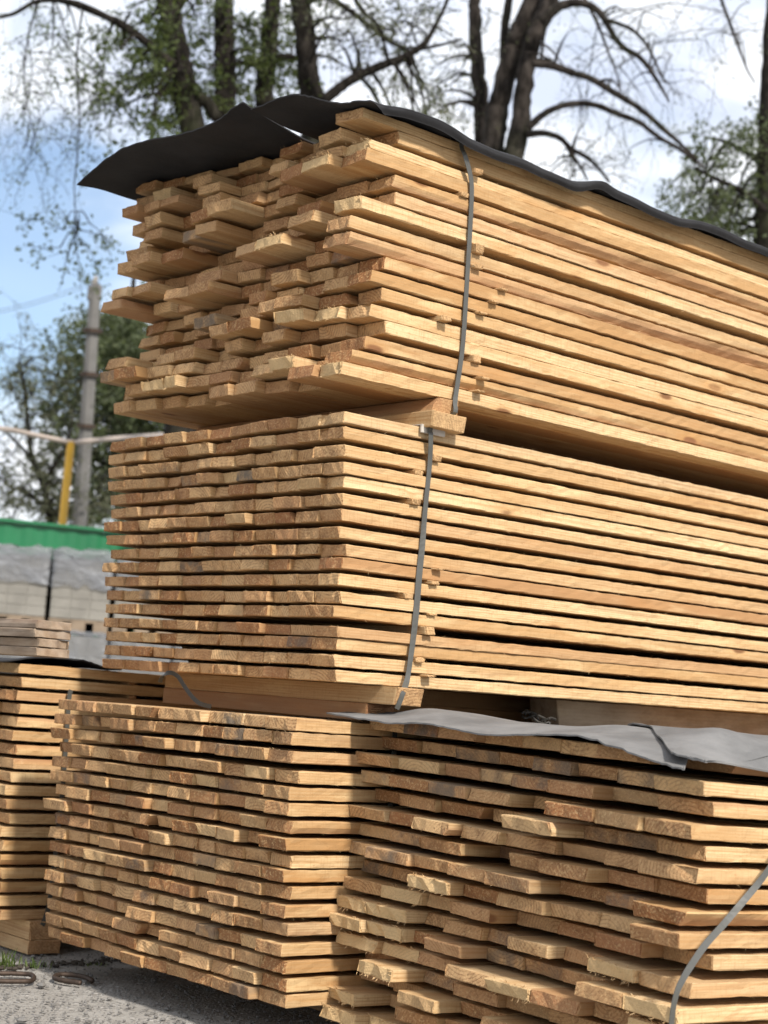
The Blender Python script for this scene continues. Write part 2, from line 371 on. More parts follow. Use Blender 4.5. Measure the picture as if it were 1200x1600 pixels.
def board_geo(rng, Wd, TH, L, fine, wane, fray, tint):
    """local x along the board from the near end, y across, z up"""
    r = .0011
    lo = []
    def seg(p, q, n):
        for k in range(n): lo.append((p[0] + (q[0] - p[0]) * k / n, p[1] + (q[1] - p[1]) * k / n))
    r1, r2, r3, r4 = [rng.uniform(.5, 2.0) * r for _ in range(4)]
    wz = 0; wcorner = None
    if wane:
        wcorner = rng.choice(('lo0', 'lo0', 'hi0')); wz = rng.uniform(.35, .8) * TH
    ny = 5
    seg((r1, 0), (Wd - r2, 0), ny); seg((Wd - r2, 0), (Wd, r2), 1); seg((Wd, r2), (Wd, TH - r3), 2); seg((Wd, TH - r3), (Wd - r3, TH), 1)
    seg((Wd - r3, TH), (r4, TH), ny); seg((r4, TH), (0, TH - r4), 1); seg((0, TH - r4), (0, r1), 2); seg((0, r1), (r1, 0), 1)
    n = len(lo)
    if L < 1.5: xs = [0, .0035, .02, .08] + [x for x in (.25, .5, .7) if x < L - .05] + [L]
    elif fine: xs = [0, .0035, .02, .05] + [.05 + .022 * k for k in range(1, 82)] + [2.0, 2.3, 2.7, L]
    else: xs = [0, .0035, .02, .08, .25, .7, 1.4, L]
    v = []; tints = []
    ph1, ph2, ph3 = [rng.uniform(0, 6.28) for _ in range(3)]
    amy = rng.uniform(.0005, .002); amz = rng.uniform(.0002, .0009)
    cut = rng.uniform(-.09, .09); cutz = rng.uniform(-.22, .22); kcorner = rng.random(); kdep = rng.uniform(.004, .012)
    wph = rng.uniform(0, 6)
    for i, x in enumerate(xs):
        dy = amy * math.sin(x * 2.6 + ph1) + .5 * amy * math.sin(x * 7 + ph2); dz = amz * math.sin(x * 3.1 + ph3)
        ww = wz * max(0, .75 + .5 * math.sin(x * 4 + wph) + .2 * math.sin(x * 17)) if wane else 0
        for (y, z) in lo:
            jy, jz = rng.gauss(0, .0005 if fine else .0003), rng.gauss(0, .00042 if fine else .0003)
            xx = x; tt = list(tint)
            if i == 0 and kcorner < .14 and (y < Wd * .22 if kcorner < .07 else y > Wd * .78): xx += kdep * rng.uniform(.3, .9)
            if i <= 1: xx = max(xx, xs[i])
            if i == 0: xx += rng.gauss(0, .0011 if not fray else .0025) + cut * y + cutz * z; 
            if i == 0:                           # broken, softened arris at the saw cut
                y = min(max(y, .0006), Wd - .0006); z = min(max(z, .0005), TH - .0005)
            elif i == 1: xx += cut * y + cutz * z
            if ww > 0:
                zz = z if wcorner == 'lo0' else TH - z
                lim = ww - zz
                if lim > 0 and y < lim * .9:
                    y2 = lim * .9 * (.9 + .1 * math.sin(x * 60)); 
                    y = y2; tt[2] = min(1, tt[2] + .8)
            v.append((xx, y + dy + jy, z + dz + jz)); tints.append(tuple(tt))
    f = []; mi = []
    for i in range(len(xs) - 1):
        for k in range(n):
            k2 = (k + 1) % n
            f.append((i * n + k2, i * n + k, (i + 1) * n + k, (i + 1) * n + k2)); mi.append(1 if i == 0 and False else 0)
    # near end: an inset ring that stands a little proud, then the flat of the cut
    o = len(v); ins = .0018
    for k in range(n):
        x, y, z = v[k]
        v.append((x - rng.uniform(.0002, .0012), min(max(y, ins), Wd - ins) if abs(y - lo[k][0]) < .004 else y + .001, min(max(z, ins), TH - ins))); tints.append(tints[k])
    for k in range(n): f.append((k, (k + 1) % n, o + (k + 1) % n, o + k)); mi.append(1)
    # bottom edge points 0..ny, top edge points run back: pair them up
    # loop order: 0..ny-1 bottom, ny corner, ny+1, ny+2 side, ny+3 corner, ny+4.. top
    top = [o + (ny + 4 + j) for j in range(ny)]; bot = [o + j for j in range(ny)]
    A_ = bot + [o + ny]; B_ = top[::-1]
    B_ = [o + 2 * ny + 4] + B_[0:]
    for j in range(ny):
        a0, a1 = A_[j], A_[j + 1]; b0, b1 = B_[j], B_[j + 1]
        f.append((a0, b0, b1, a1)); mi.append(1)
    f.append((o + ny, B_[-1], o + ny + 3, o + ny + 2, o + ny + 1)[:5]); mi.append(1)
    f.append((o + 0, o + n - 1, o + n - 2, o + n - 3, B_[0])); mi.append(1)
    f.append(tuple((len(xs) - 1) * n + k for k in range(n))); mi.append(1)
    # loose fibres
    def sliver(p, d, wd, pt):
        d = np.array(d); q = np.array(p); L_ = np.linalg.norm(d); u = d / L_
        s1 = np.cross(u, np.array([rng.uniform(-1, 1), rng.uniform(-1, 1), rng.uniform(-1, 1)])); s1 /= np.linalg.norm(s1) + 1e-9; s2 = np.cross(u, s1)
        k = len(v); mid = q + d * .55 + s2 * L_ * rng.uniform(-.12, .12)
        for c_ in (q + s1 * wd, q - s1 * wd * .5 + s2 * wd * .8, q - s1 * wd * .5 - s2 * wd * .8): v.append(tuple(c_)); tints.append(pt)
        for c_ in (mid + s1 * wd * .7, mid - s1 * wd * .4 + s2 * wd * .5, mid - s1 * wd * .4 - s2 * wd * .5): v.append(tuple(c_)); tints.append(pt)
        v.append(tuple(q + d)); tints.append(pt)
        for a_ in range(3):
            b_ = (a_ + 1) % 3; f.append((k + a_, k + b_, k + 3 + b_, k + 3 + a_)); mi.append(0); f.append((k + 3 + a_, k + 3 + b_, k + 6)); mi.append(0)
    pt = (1.0, 0, 0, 1.0)
    nf = rng.randint(20, 42) if fray else rng.randint(0, 7)
    for _ in range(nf):
        edge = rng.random()
        z = TH * (.985 if edge < .5 else .015) if edge < .88 else rng.uniform(0, TH); y = rng.uniform(.03, .97) * Wd if edge < .88 else .001
        ll = rng.uniform(.003, .013) if fray else rng.uniform(.0015, .005)
        sliver((rng.uniform(0, .002), y, z), (-ll * rng.uniform(.25, .9), ll * rng.gauss(0, .35), ll * rng.uniform(.1, .8) * (1 if z > TH / 2 else -.8)), rng.uniform(.0003, .00065 if not fray else .0013), pt)
    if fine:
        for _ in range(rng.randint(14, 34)):
            ll = rng.uniform(.002, .011); zz = rng.choice((.0, 1.)) * TH
            sliver((rng.uniform(.02, 1.8), .0005, zz), (ll * rng.gauss(0, .5), -ll * .5, ll * rng.uniform(.1, .7) * (1 if zz else -1)), rng.uniform(.0002, .0004), pt)
    # wood space
    py = rng.choice((rng.uniform(-.03, Wd + .03), rng.uniform(.02, Wd))); pz = rng.uniform(-.09, .02) if rng.random() < .5 else rng.uniform(TH, .11)
    ox = rng.uniform(0, 60); sl = rng.uniform(-.012, .012)
    w = [(x + ox, y - py, z - pz + sl * x) for (x, y, z) in v]
    return v, f, mi, w, tints

boards = []
for key in 'TMABC':
    s = ST[key]; nl = len(ci[key])
    for k in range(nl):
        if key == 'T': es = eT[k]
        elif key == 'B': es = eB[k]
        elif key == 'C': es = [rng.gauss(0, 1.0) for _ in range(9)]
        else:
            es = [rng.gauss(0, .45 if key == 'M' else .6) for _ in range(rng.choice((11, 11, 12)))]
            for _ in range(2):
                j = rng.randrange(len(es)); es[j] += rng.uniform(-1.3, .8)
            if key == 'M' and k == 12: es[0] = 1.4
        wd = [max(.6, rng.gauss(1, .09)) for _ in es]
        if key == 'C': wd = [w_ / .1 * .0 + 1 for w_ in wd]
        sc = s.w / sum(wd); y = rng.gauss(0, .0015)
        es = list(es)
        if key == 'T': es[1:] = [e * .8 if e < 0 else e for e in es[1:]]
        if key in 'TB': es[1:] = [e + rng.gauss(0, .6 if key == 'T' else 1.1) for e in es[1:]]
        zi = ci[key]; nxt = zi[k + 1] if k + 1 < nl else zi[k] + 2
        th = min(thick[key], nxt - zi[k] - .02) * s.p
        for j, (e, q) in enumerate(zip(es, wd)):
            W_ = q * sc
            boards.append(dict(key=key, k=k, j=j, y=y, W=W_, e=e / 100., th=th * (rng.uniform(.97, 1.0) if j == 0 else rng.uniform(.90, 1.0)), n=len(es)))
            y += W_ + rng.uniform(0, .0007)
        row = boards[-len(es):]
        row[-1]['last'] = True
        for j in range(1, len(row)): row[j]['strip'] = max(0, row[j]['e'] - row[j - 1]['e'])
def zi_at(key, k, y):
    s = ST[key]; f = y / s.w
    return s.zt - (ci[key][k] * (1 - f) + k * f) * s.p
def area(poly):
    return abs(sum(poly[i][0] * poly[(i + 1) % len(poly)][1] - poly[(i + 1) % len(poly)][0] * poly[i][1] for i in range(len(poly)))) / 2
def clipq(ps): return [(min(max(p[0], 0), 1200), min(max(p[1], 0), 1600)) for p in ps]
for b_ in boards:
    s = ST[b_['key']]; z1 = zi_at(b_['key'], b_['k'], b_['y'] + b_['W'] / 2); z0 = z1 - b_['th']; t0 = -b_['e']; y0 = b_['y']; y1 = y0 + b_['W']
    b_['sc'] = area(clipq([proj(s.P(y0, t0, z0)), proj(s.P(y1, t0, z0)), proj(s.P(y1, t0, z1)), proj(s.P(y0, t0, z1))]))
    if b_['key'] == 'T' and b_['k'] < 2: b_['sc'] *= .6
    if b_['key'] == 'C' and b_['j'] > 0: b_['sc'] *= .2
    if b_['key'] == 'B' and b_['k'] == 0: b_['sc'] *= .5
    L_ = b_.get('strip', 0) if b_['j'] else .6
    q = clipq([proj(s.P(y0, t0, z0)), proj(s.P(y0, t0 + L_, z0)), proj(s.P(y0, t0 + L_, z1)), proj(s.P(y0, t0, z1))])
    b_['sc'] += area(q)
order = sorted(boards, key=lambda q: -q['sc'])
chosen = set(id(q) for q in order[:300])
ORD = 'first second third fourth fifth sixth seventh eighth ninth tenth eleventh twelfth thirteenth fourteenth fifteenth sixteenth seventeenth eighteenth nineteenth twentieth'.split()
SN = {'T': 'top stack', 'M': 'middle stack', 'A': 'stack under the middle one', 'B': 'grey-sheeted stack', 'C': 'stack behind at the edge'}
SG = {'T': 'boards of the top stack', 'M': 'boards of the middle stack', 'A': 'boards of the stack under the middle one', 'B': 'boards of the grey sheeted stack', 'C': 'boards of the stack behind'}
SL = {'T': 'top stack', 'M': 'middle stack', 'A': 'unsheeted low stack', 'B': 'grey-sheeted stack', 'C': 'rear edge stack'}
stuff = MB()
for b_ in boards:
    key = b_['key']; s = ST[key]; k, j = b_['k'], b_['j']
    fray = (key == 'B' and (k, j) in frayB) or (key == 'T' and (k, j) in frayT)
    tone = min(1, max(0, rng.gauss(.5, .36))); grey = 0; red = 0; pale = 0
    if key in 'AB' and rng.random() < .11: grey = rng.uniform(.35, .85)
    elif rng.random() < .05: grey = rng.uniform(.4, .9)
    if rng.random() < .34: red = rng.uniform(.1, .65)
    if fray: tone = .95; pale = .9; grey = 0; red = 0
    elif rng.random() < .12: pale = rng.uniform(.2, .6)
    if j == 0: grey *= .35; red *= .8
    wane = rng.random() < (.10 if j else .06)
    if (key, k, j) in (('T', 4, 0), ('T', 15, 0)): wane = True
    fine = (j == 0)
    v, f, mi, w, tn = board_geo(rng, b_['W'], b_['th'], LEN, fine, wane, fray, (tone, grey, red, pale))
    yj = rng.gauss(0, .0016) if j == 0 else 0
    sl = (zi_at(key, k, s.w) - zi_at(key, k, 0)) / s.w; zb = zi_at(key, k, 0) - b_['th']
    sink = rng.uniform(-.0004, 0)
    Pv = [s.P(b_['y'] + y + yj, -b_['e'] + x, zb + sl * (b_['y'] + y) + z + sink) for (x, y, z) in v]
    if id(b_) in chosen:
        mb = MB(); mb.add(Pv, f, mi, w, tn)
        o = mb.build('pine_board', [M['side'], M['end']], None, False, world(s.P(b_['y'], -b_['e'], zb)))
        look = 'frayed-end board' if fray else 'sawn board'
        if key in 'TB' and not fray:
            if b_['e'] > .03: look = 'protruding board'
            elif b_['e'] < -.045: look = 'set-back board'
        where = 'on the right corner' if j == 0 else ORD[j] + ' from right corner'
        tag(o, f"{look} {where}, {ORD[k]} layer down, {SL[key]}", 'board', SG[key])
    else:
        stuff.add(Pv, f, mi, w, tn)
o = stuff.build('stacked_boards', [M['side'], M['end']])
tag(o, 'remaining sawn pine boards filling the layers of the strapped stacks', 'boards', None, 'stuff')

# ------------------------------------------------------------------ generic timber piece in a stack frame
def timber(name, s, y0, y1, t0, t1, z0, z1, label, cat, group=None, mat='side', tint=(.5, 0, 0, 0), seed=1, axis='y', wane=False, fray=False):
    """a squared timber; axis 'y' runs across the stack (its end faces right), 't' along it"""
    rg = random.Random(seed)
    if axis == 'y':
        v, f, mi, w, tn = board_geo(rg, t1 - t0, z1 - z0, y1 - y0, False, wane, fray, tint)
        v2 = [s.P(y0 + x, t0 + y, z0 + z) for (x, y, z) in v]; f = [q[::-1] for q in f]
    else:
        v, f, mi, w, tn = board_geo(rg, y1 - y0, z1 - z0, t1 - t0, False, wane, fray, tint)
        v2 = [s.P(y0 + y, t0 + x, z0 + z) for (x, y, z) in v]
    mb = MB(); mb.add(v2, f, mi, w, tn)
    o = mb.build(name, [M[mat], M['end'] if mat == 'side' else M[mat]], None, False, world(s.P(y0, t0, z0)))
    return tag(o, label, cat, group)
T, Mi, A, B, C = ST['T'], ST['M'], ST['A'], ST['B'], ST['C']
# spacer sticks between layers, ends showing on the right faces
def sticks(key, pts, sname):
    s = ST[key]
    for n, (px, py, pr) in enumerate(pts):
        q = s.solve(px, py, y=-pr)
        gaps = []
        for k in range(len(ci[key]) - 1):
            top = zi_at(key, k, 0) - thick[key] * s.p; bot = zi_at(key, k + 1, 0)
            gaps.append((abs((top + bot) / 2 - q['z']), k, top, bot))
        gaps.sort(); _, k, top, bot = gaps[0]
        top = zi_at(key, k, 0) - [b_ for b_ in boards if b_['key'] == key and b_['k'] == k][0]['th']
        if top - bot < .002: continue
        wdt = .024
        timber('spacer_stick', s, -pr, s.w * .96, q['t'] - wdt / 2, q['t'] + wdt / 2, bot + .0003, top - .0003,
               f"short end of thin spacer stick under the {ORD[k]} layer of the {sname}", 'spacer stick', 'spacer sticks between the layers', 'side', (.75, 0, .1, .3), 50 + n, 'y', False, False)
sticks('T', [(747, 266, .012), (727, 300, .012), (749, 389, .01), (748, 411, .012), (789, 450, .016), (776, 469, .014), (755, 489, .012), (698, 496, .018), (747, 560, .014), (760, 583, .02), (753, 607, .022)], 'top stack')
sticks('M', [(682, 716, .006), (655, 735, .004), (650, 784, .008), (688, 887, .012), (681, 910, .01), (641, 931, .004), (676, 957, .004), (672, 985, .014), (727, 1015, .008), (657, 1030, .004), (674, 1056, .016)], 'middle stack')

for k in range(8):  # sticks added inside the rear stack to stop bright light showing through its gaps
    for tq in (.30, .78):
        zt_, zb_ = zi_at('C', k, 0) - thick['C'] * C.p, zi_at('C', k + 1, 0)
        timber('spacer_stick', C, .004, .86, tq + rng.uniform(-.02, .02), tq + .035, zb_ + .0003, zt_ + .0002, f"{'near' if tq < .5 else 'far'} added light-blocking spacer stick under the {ORD[k]} layer of the rear edge stack", 'spacer stick', 'spacer sticks between the layers', 'side', (.3, 0, .2, 0), 90 + k, 'y')
# bearers between the top and the middle stack
zb = T.zt - (15.9 + .77) * T.p
zm = Mi.zt + .002
q = T.solve(706, 650, y=-.03)
t0 = q['t'] - .042
T2 = Stack(T.O[0], T.O[1], .8645, 0, 0, 0, 0, 1, 1, 1)
hz = zb - zm
timber('bearer', T2, -.012, .86, t0 + .004, t0 + .075, zm + hz * .48 + .0005, zb - .002, 'round-edged upper bearer squeezed beneath the top stack', 'bearer', 'bearers under the stacks', 'side', (.4, 0, .3, .2), 5, 'y', True)
timber('bearer', T2, -.035, .86, t0 - .012, t0 + .085, zm, zm + hz * .48, 'squared lower bearer lying on top of the middle stack', 'bearer', 'bearers under the stacks', 'side', (.7, 0, 0, .3), 6, 'y')
# bearers between the middle stack and the one below
zb2 = Mi.zt - (15.85 + .73) * Mi.p - .001; za = A.zt + .0015
q = Mi.solve(640, 1080, y=-.01); tb0 = q['t'] - .06
M2 = Stack(Mi.O[0], Mi.O[1], .867, 0, 0, 0, 0, 1, 1, 1); M3 = Stack(Mi.O[0], Mi.O[1], .867, 0, .0065, 0, 0, 1, 1, 1)
hz = zb2 - za
timber('bearer', M2, -.03, .80, tb0, tb0 + .075, za + hz * .5 + .0005, zb2, 'long pale bearer directly under the middle stack', 'bearer', 'bearers under the stacks', 'side', (.62, 0, .1, .1), 7, 'y')
timber('bearer', M2, .05, .80, tb0 - .004, tb0 + .07, za, za + hz * .5, 'stained brown bearer lying under the long pale one', 'bearer', 'bearers under the stacks', 'side', (.1, .15, .9, 0), 8, 'y')
# broken end with splinters
sb = MB(); rg = random.Random(3)
for n in range(34):
    p0 = M2.P(.05, tb0 + rg.uniform(.0, .062), za + rg.uniform(.003, hz * .45)); d = -M2.a * rg.uniform(.01, .045) + M2.b * rg.uniform(-.012, .012) + np.array([0, 0, rg.uniform(-.012, .01)])
    x = M2.b * rg.uniform(.0015, .004); z = np.array([0, 0, rg.uniform(.001, .003)])
    sb.add([p0 + M2.a * .02 - x, p0 + M2.a * .02 + x, p0 + M2.a * .02 + z, p0 + d], [(0, 1, 3), (1, 2, 3), (2, 0, 3)], 0, None, (rg.uniform(0, .6), .2, rg.uniform(.2, .9), 0))
tag(sb.build('broken_lath', [M['side']]), 'splintered broken lath end poking out beside the brown bearer', 'lath')
# timbers lying further back under the middle stack
qb = M2.solve(876, 1112, y=.11)
timber('bearer', M3, .11, .2, qb['t'], 2.9, za + .0, zb2 - .0005, 'grey weathered beam lying lengthwise under the middle stack', 'bearer', 'bearers under the stacks', 'old', (.6, .2, 0, .2), 9, 't')
timber('bearer', M3, .36, .45, .30, 2.8, za + hz * .5, zb2 - .0005, 'upper brown plank lying lengthwise deep under the middle stack', 'bearer', 'bearers under the stacks', 'side', (.2, .0, .5, 0), 10, 't')
timber('bearer', M3, .34, .45, .30, 2.8, za + .002, za + hz * .49, 'lower brown plank lying lengthwise deep under the middle stack', 'bearer', 'bearers under the stacks', 'side', (.1, .0, .6, 0), 11, 't')
# ground bearers
zA = A.zt - (16.02 + .74) * A.p
A2 = Stack(A.O[0], A.O[1], .8626, 0, 0, 0, 0, 1, 1, 1)
for n, tt in enumerate((.34, 1.6)):
    timber('bearer', A2, .0, .86, tt, tt + .08, GZ + .001, zA - .006, ('dark bearer on the ground below the front of the lowest layer', 'dark bearer on the ground further back below the lowest layer')[n], 'bearer', 'bearers under the stacks', 'side', (.1, .5, .6, 0), 12 + n, 'y')
zB = B.zt - (16 + .7) * B.p
B2 = Stack(B.O[0], B.O[1], .9006, 0, 0, 0, 0, 1, 1, 1)
timber('bearer', B2, .0, .86, .2, .29, GZ + .001, zB - .012, 'bearer on the ground under the grey-sheeted stack', 'bearer', 'bearers under the stacks', 'side', (.1, .5, .6, 0), 15, 'y')
zC = C.zt - (18 + .74) * C.p
q = C.solve(66, 1462, y=-.005); tc = q['t'] - .045
C2 = Stack(C.O[0], C.O[1], .8626, 0, 0, 0, 0, 1, 1, 1)
hc = zC - GZ
timber('bearer', C2, -.02, .6, tc, tc + .085, GZ + .001, GZ + hc * .42, 'lower bearer on the ground by the grass tufts', 'bearer', 'bearers under the stacks', 'side', (.4, .1, .3, 0), 16, 'y')
timber('bearer', C2, -.02, .6, tc + .002, tc + .09, GZ + hc * .42 + .001, zC - .002, 'squared upper bearer at the foot of the rear edge stack', 'bearer', 'bearers under the stacks', 'side', (.5, .1, .2, 0), 17, 'y')

# weathered boards lying crosswise on the rear stack
zt = C.zt + .012
q = C.solve(54, 1024, z=zt)
for n in range(4):
    timber('weathered_board', C2, q['y'] - .0 + rng.uniform(-.004, .004), q['y'] + .6, q['t'] + rng.uniform(-.004, .004), q['t'] + .078 + rng.uniform(-.004, .004), zt + n * .0185, zt + n * .0185 + .0172,
           f"grey weathered board lying crosswise on the black sheet, {('lowest', 'second from below', 'third from below', 'topmost')[n]}", 'board', 'weathered boards on the rear stack', 'old', (.5, .5, .2, 0), 30 + n, 'y', n == 3, False)

# ------------------------------------------------------------------ roofing sheets
def grid_sheet(name, rows, mat, label, group, thick_=.003):
    """rows: list of equally long point lists, refined with Catmull-Rom, then given thickness"""
    Rr = np.array(rows, float)
    def cr(Pn, n):
        out = []
        N = len(Pn)
        for i in range(N - 1):
            p0, p1, p2, p3 = Pn[max(i - 1, 0)], Pn[i], Pn[i + 1], Pn[min(i + 2, N - 1)]
            for k in range(n):
                u = k / n; out.append(.5 * (2 * p1 + (p2 - p0) * u + (2 * p0 - 5 * p1 + 4 * p2 - p3) * u * u + (3 * p1 - p0 - 3 * p2 + p3) * u ** 3))
        out.append(Pn[-1]); return np.array(out)
    G = np.array([cr(r_, 5) for r_ in Rr]); G = np.array([cr(G[:, j], 4) for j in range(G.shape[1])]).transpose(1, 0, 2)
    h, w_ = G.shape[:2]
    rg = random.Random(len(label) * 7 + 5)
    wv = [(rg.uniform(15, 60), rg.uniform(0, 6.3), rg.uniform(0, 6.3), rg.uniform(.0003, .0011)) for _ in range(7)]
    for i in range(h):
        for j in range(w_):
            G[i, j, 2] += sum(am * math.sin(G[i, j, 0] * fq * math.cos(d_) + G[i, j, 1] * fq * math.sin(d_) + p_) for fq, p_, d_, am in wv)
    G[0] += np.array([[rg.gauss(0, .0007) for _ in range(3)] for _ in range(w_)])
    mb = MB(); top = G.reshape(-1, 3); bot = top - np.array([0, 0, thick_])
    v = list(top) + list(bot); N = h * w_; f = []
    for i in range(h - 1):
        for j in range(w_ - 1):
            a_, b2, c2, d2 = i * w_ + j, i * w_ + j + 1, (i + 1) * w_ + j + 1, (i + 1) * w_ + j
            f.append((a_, b2, c2, d2)); f.append((N + d2, N + c2, N + b2, N + a_))
    for i in range(h - 1):
        for j in (0, w_ - 1):
            a_, b2 = i * w_ + j, (i + 1) * w_ + j; f.append((a_, b2, N + b2, N + a_))
    for j in range(w_ - 1):
        for i in (0, h - 1):
            a_, b2 = i * w_ + j, i * w_ + j + 1; f.append((a_, b2, N + b2, N + a_))
    mb.add(v, f)
    o = mb.build(name, [mat], None, True)
    md = o.modifiers.new('edge', 'EDGE_SPLIT'); md.split_angle = R(50)
    return tag(o, label, 'roofing sheet', group)
def ttop(y): return T.zt - .40 * (1 - min(max(y / T.w, 0), 1)) * T.p + .004
# left sheet of the top stack
front = [(120, 290, -.15), (150, 262, -.15), (185, 236, -.15), (222, 224, -.15), (260, 215, -.15), (300, 205, -.15), (340, 190, -.145), (362, 172, -.14), (380, 161, -.13)]
fr = [T.solve(px, py, t=t) for px, py, t in front]
fr = [dict(q, dz=q['z'] - ttop(q['y'])) for q in fr]
print('sheet left', [(round(q['y'], 3), round(q['dz'], 3)) for q in fr])
rows = []
for t, kf, bow in ((None, 1, 0), (-.09, .72, .0), (-.03, .42, 0), (.04, .18, 0), (.15, .1, .0), (.4, .05, .004), (.9, .0, .0), (1.6, 0, .006), (3.0, 0, 0)):
    r_ = []
    for n, q in enumerate(fr):
        tt = q['t'] if t is None else t
        y = q['y']; base = ttop(y) + .003
        dz = q['dz'] * kf
        if y > T.w - .01: dz = q['dz'] * max(kf, .85)
        elif dz < .003 and t is not None and t > -.05: dz = .002
        r_.append(T.P(y, tt, base + dz + bow * math.sin(n * 1.3)))
    rows.append(r_)
grid_sheet('roofing_sheet', rows, M['felt_black'], 'black roofing felt drooping over the far left corner of the top stack', 'roofing felt over the stacks')
# right sheet of the top stack: front edge then right edge
front2 = [(392, 172, -.125), (425, 160, -.12), (455, 150, -.115), (482, 147, -.10), (508, 150, -.085), (532, 156, -.07), (556, 160, -.055), (582, 164, -.045)]
f2 = [T.solve(px, py, t=t) for px, py, t in front2]
for q in f2: q['dz'] = q['z'] - ttop(q['y'])
print('sheet right front', [(round(q['y'], 3), round(q['dz'], 3)) for q in f2])
edge = [(600, 169), (640, 178), (680, 192), (708, 206), (735, 223), (780, 243), (830, 262), (870, 280), (900, 288), (935, 287), (960, 301), (1000, 321), (1040, 338), (1060, 345), (1100, 353), (1150, 373), (1200, 393), (1290, 430)]
ed = [T.solve(px, py, y=-.03) for px, py in edge]
print('sheet right edge', [(round(q['t'], 3), round(q['z'] - ttop(0), 3)) for q in ed])
cols_y = [q['y'] for q in f2] + [-.034]
rows = []
rt = [None, -.05, 0.0] + [q['t'] for q in ed if q['t'] > .03] + [3.1]
et = [q['t'] for q in ed]; ez = [q['z'] - ttop(0) for q in ed]
for t in rt:
    r_ = []
    for n, y in enumerate(cols_y):
        if n < len(f2): tf, dzf = f2[n]['t'], f2[n]['dz']
        else: tf, dzf = ed[0]['t'], ez[0]
        tt = tf if t is None else max(t, tf + .01 * (1 + rt.index(t)))
        kf = math.exp(-max(0, tt - tf) / .09)
        er = float(np.interp(tt, et, ez)) if tt > et[0] else ez[0]
        kr = max(0, 1 - max(0, y + .01) / .16) ** 1.5
        dz = .004 + dzf * kf * (1 - kr) + er * kr
        if n == len(cols_y) - 1: dz = er - .012 
        r_.append(T.P(y, tt, ttop(max(y, 0)) + max(dz, .004 if y > .0 else -.03)))
    rows.append(r_)
grid_sheet('roofing_sheet', rows, M['felt_black'], 'black roofing felt along the right edge of the top stack', 'roofing felt over the stacks')

# grey sheets on the low right stack
def bsheet(front, back, label):
    N = len(front)
    fr = [B.solve(px, py, t=t) for px, py, t in front]; bk = [B.solve(px, py, t=t) for px, py, t in back]
    print('bsheet', [(round(q['y'], 3), round(q['z'] - B.zt, 3)) for q in fr], [(round(q['y'], 3), round(q['z'] - B.zt, 3)) for q in bk])
    rows = []
    rows.append([B.P(q['y'], q['t'], q['z']) for q in fr])
    for k in (.35, .7):
        rows.append([B.P(q['y'] * (1 - k) + p['y'] * k, q['t'] * (1 - k) + p['t'] * k, q['z'] * (1 - k) + p['z'] * k + .004 * math.sin(k * 3.14)) for q, p in zip(fr, bk)])
    rows.append([B.P(q['y'], q['t'], q['z']) for q in bk])
    for tt, kz in ((.16, .6), (.4, .25), (1.0, .1), (2.4, .1)):
        rows.append([B.P(q['y'], q['t'] + tt, B.zt + .005 + max(0, q['z'] - B.zt) * kz) for q in bk])
    return grid_sheet('roofing_sheet', rows, M['felt_grey'], label, 'roofing felt over the stacks', .0028)
bsheet([(510, 1115, -.02), (560, 1122, -.03), (610, 1128, -.03), (662, 1131, -.035), (701, 1137, -.035), (760, 1147, -.035), (840, 1147, -.03), (915, 1151, -.03), (954, 1163, -.035), (1000, 1179, -.04), (1035, 1190, -.045), (1062, 1199, -.05), (1070, 1200, -.048)],
       [(560, 1114, .17), (591, 1116, .17), (636, 1113, .17), (669, 1108.5, .17), (708, 1110, .17), (760, 1121, .17), (825, 1129, .17), (890, 1134, .17), (970, 1134.5, .17), (1019, 1138.5, .17), (1050, 1143, .17), (1068, 1150, .15), (1084, 1160, .10)],
       'light grey roofing felt with a drooping pointed corner')
fs = [B.solve(px, py, t=-.036) for px, py in ((1050, 1178), (1066, 1182), (1082, 1185), (1102, 1188))]
bs = [B.solve(px, py, t=.17) for px, py in ((1030, 1138), (1060, 1141), (1085, 1140), (1105, 1139), (1125, 1141))]
re_ = [B.solve(px, py, y=-.022) for px, py in ((1112, 1189), (1149, 1195), (1200, 1202), (1290, 1222))]
fy = sorted((q['y'], q['z']) for q in fs); by = sorted((q['y'], q['z']) for q in bs)
et = [q['t'] for q in re_]; ez = [q['z'] for q in re_]
rows = []
for t in (-.036, .03, .09, .17, .35, .7, 1.2, 2.4):
    r_ = []
    for nc, y in enumerate((fs[0]['y'], fs[1]['y'], fs[2]['y'], fs[3]['y'], .015, -.022)):
        y += (1.15, .8, .5, .2, 0, 0)[nc] * min(.45, t + .036)
        zf = float(np.interp(y, [q[0] for q in fy], [q[1] for q in fy])) + .0015; zb_ = float(np.interp(y, [q[0] for q in by], [q[1] for q in by])) + .003
        k = min(1, max(0, (t + .036) / .206)); z = zf * (1 - k) + zb_ * k
        if t > .17: z = zb_ - B.b[2] * (t - .17) - .02 * min(1, (t - .17) / .6)
        kr = max(0, 1 - (y + .022) / .07); zr = float(np.interp(t, et, ez)); z = z * (1 - kr) + zr * kr
        r_.append(B.P(y, t, z))
    rows.append(r_)
grid_sheet('roofing_sheet', rows, M['felt_grey'], 'light grey roofing felt overlapping at the right edge of the frame', 'roofing felt over the stacks', .0028)
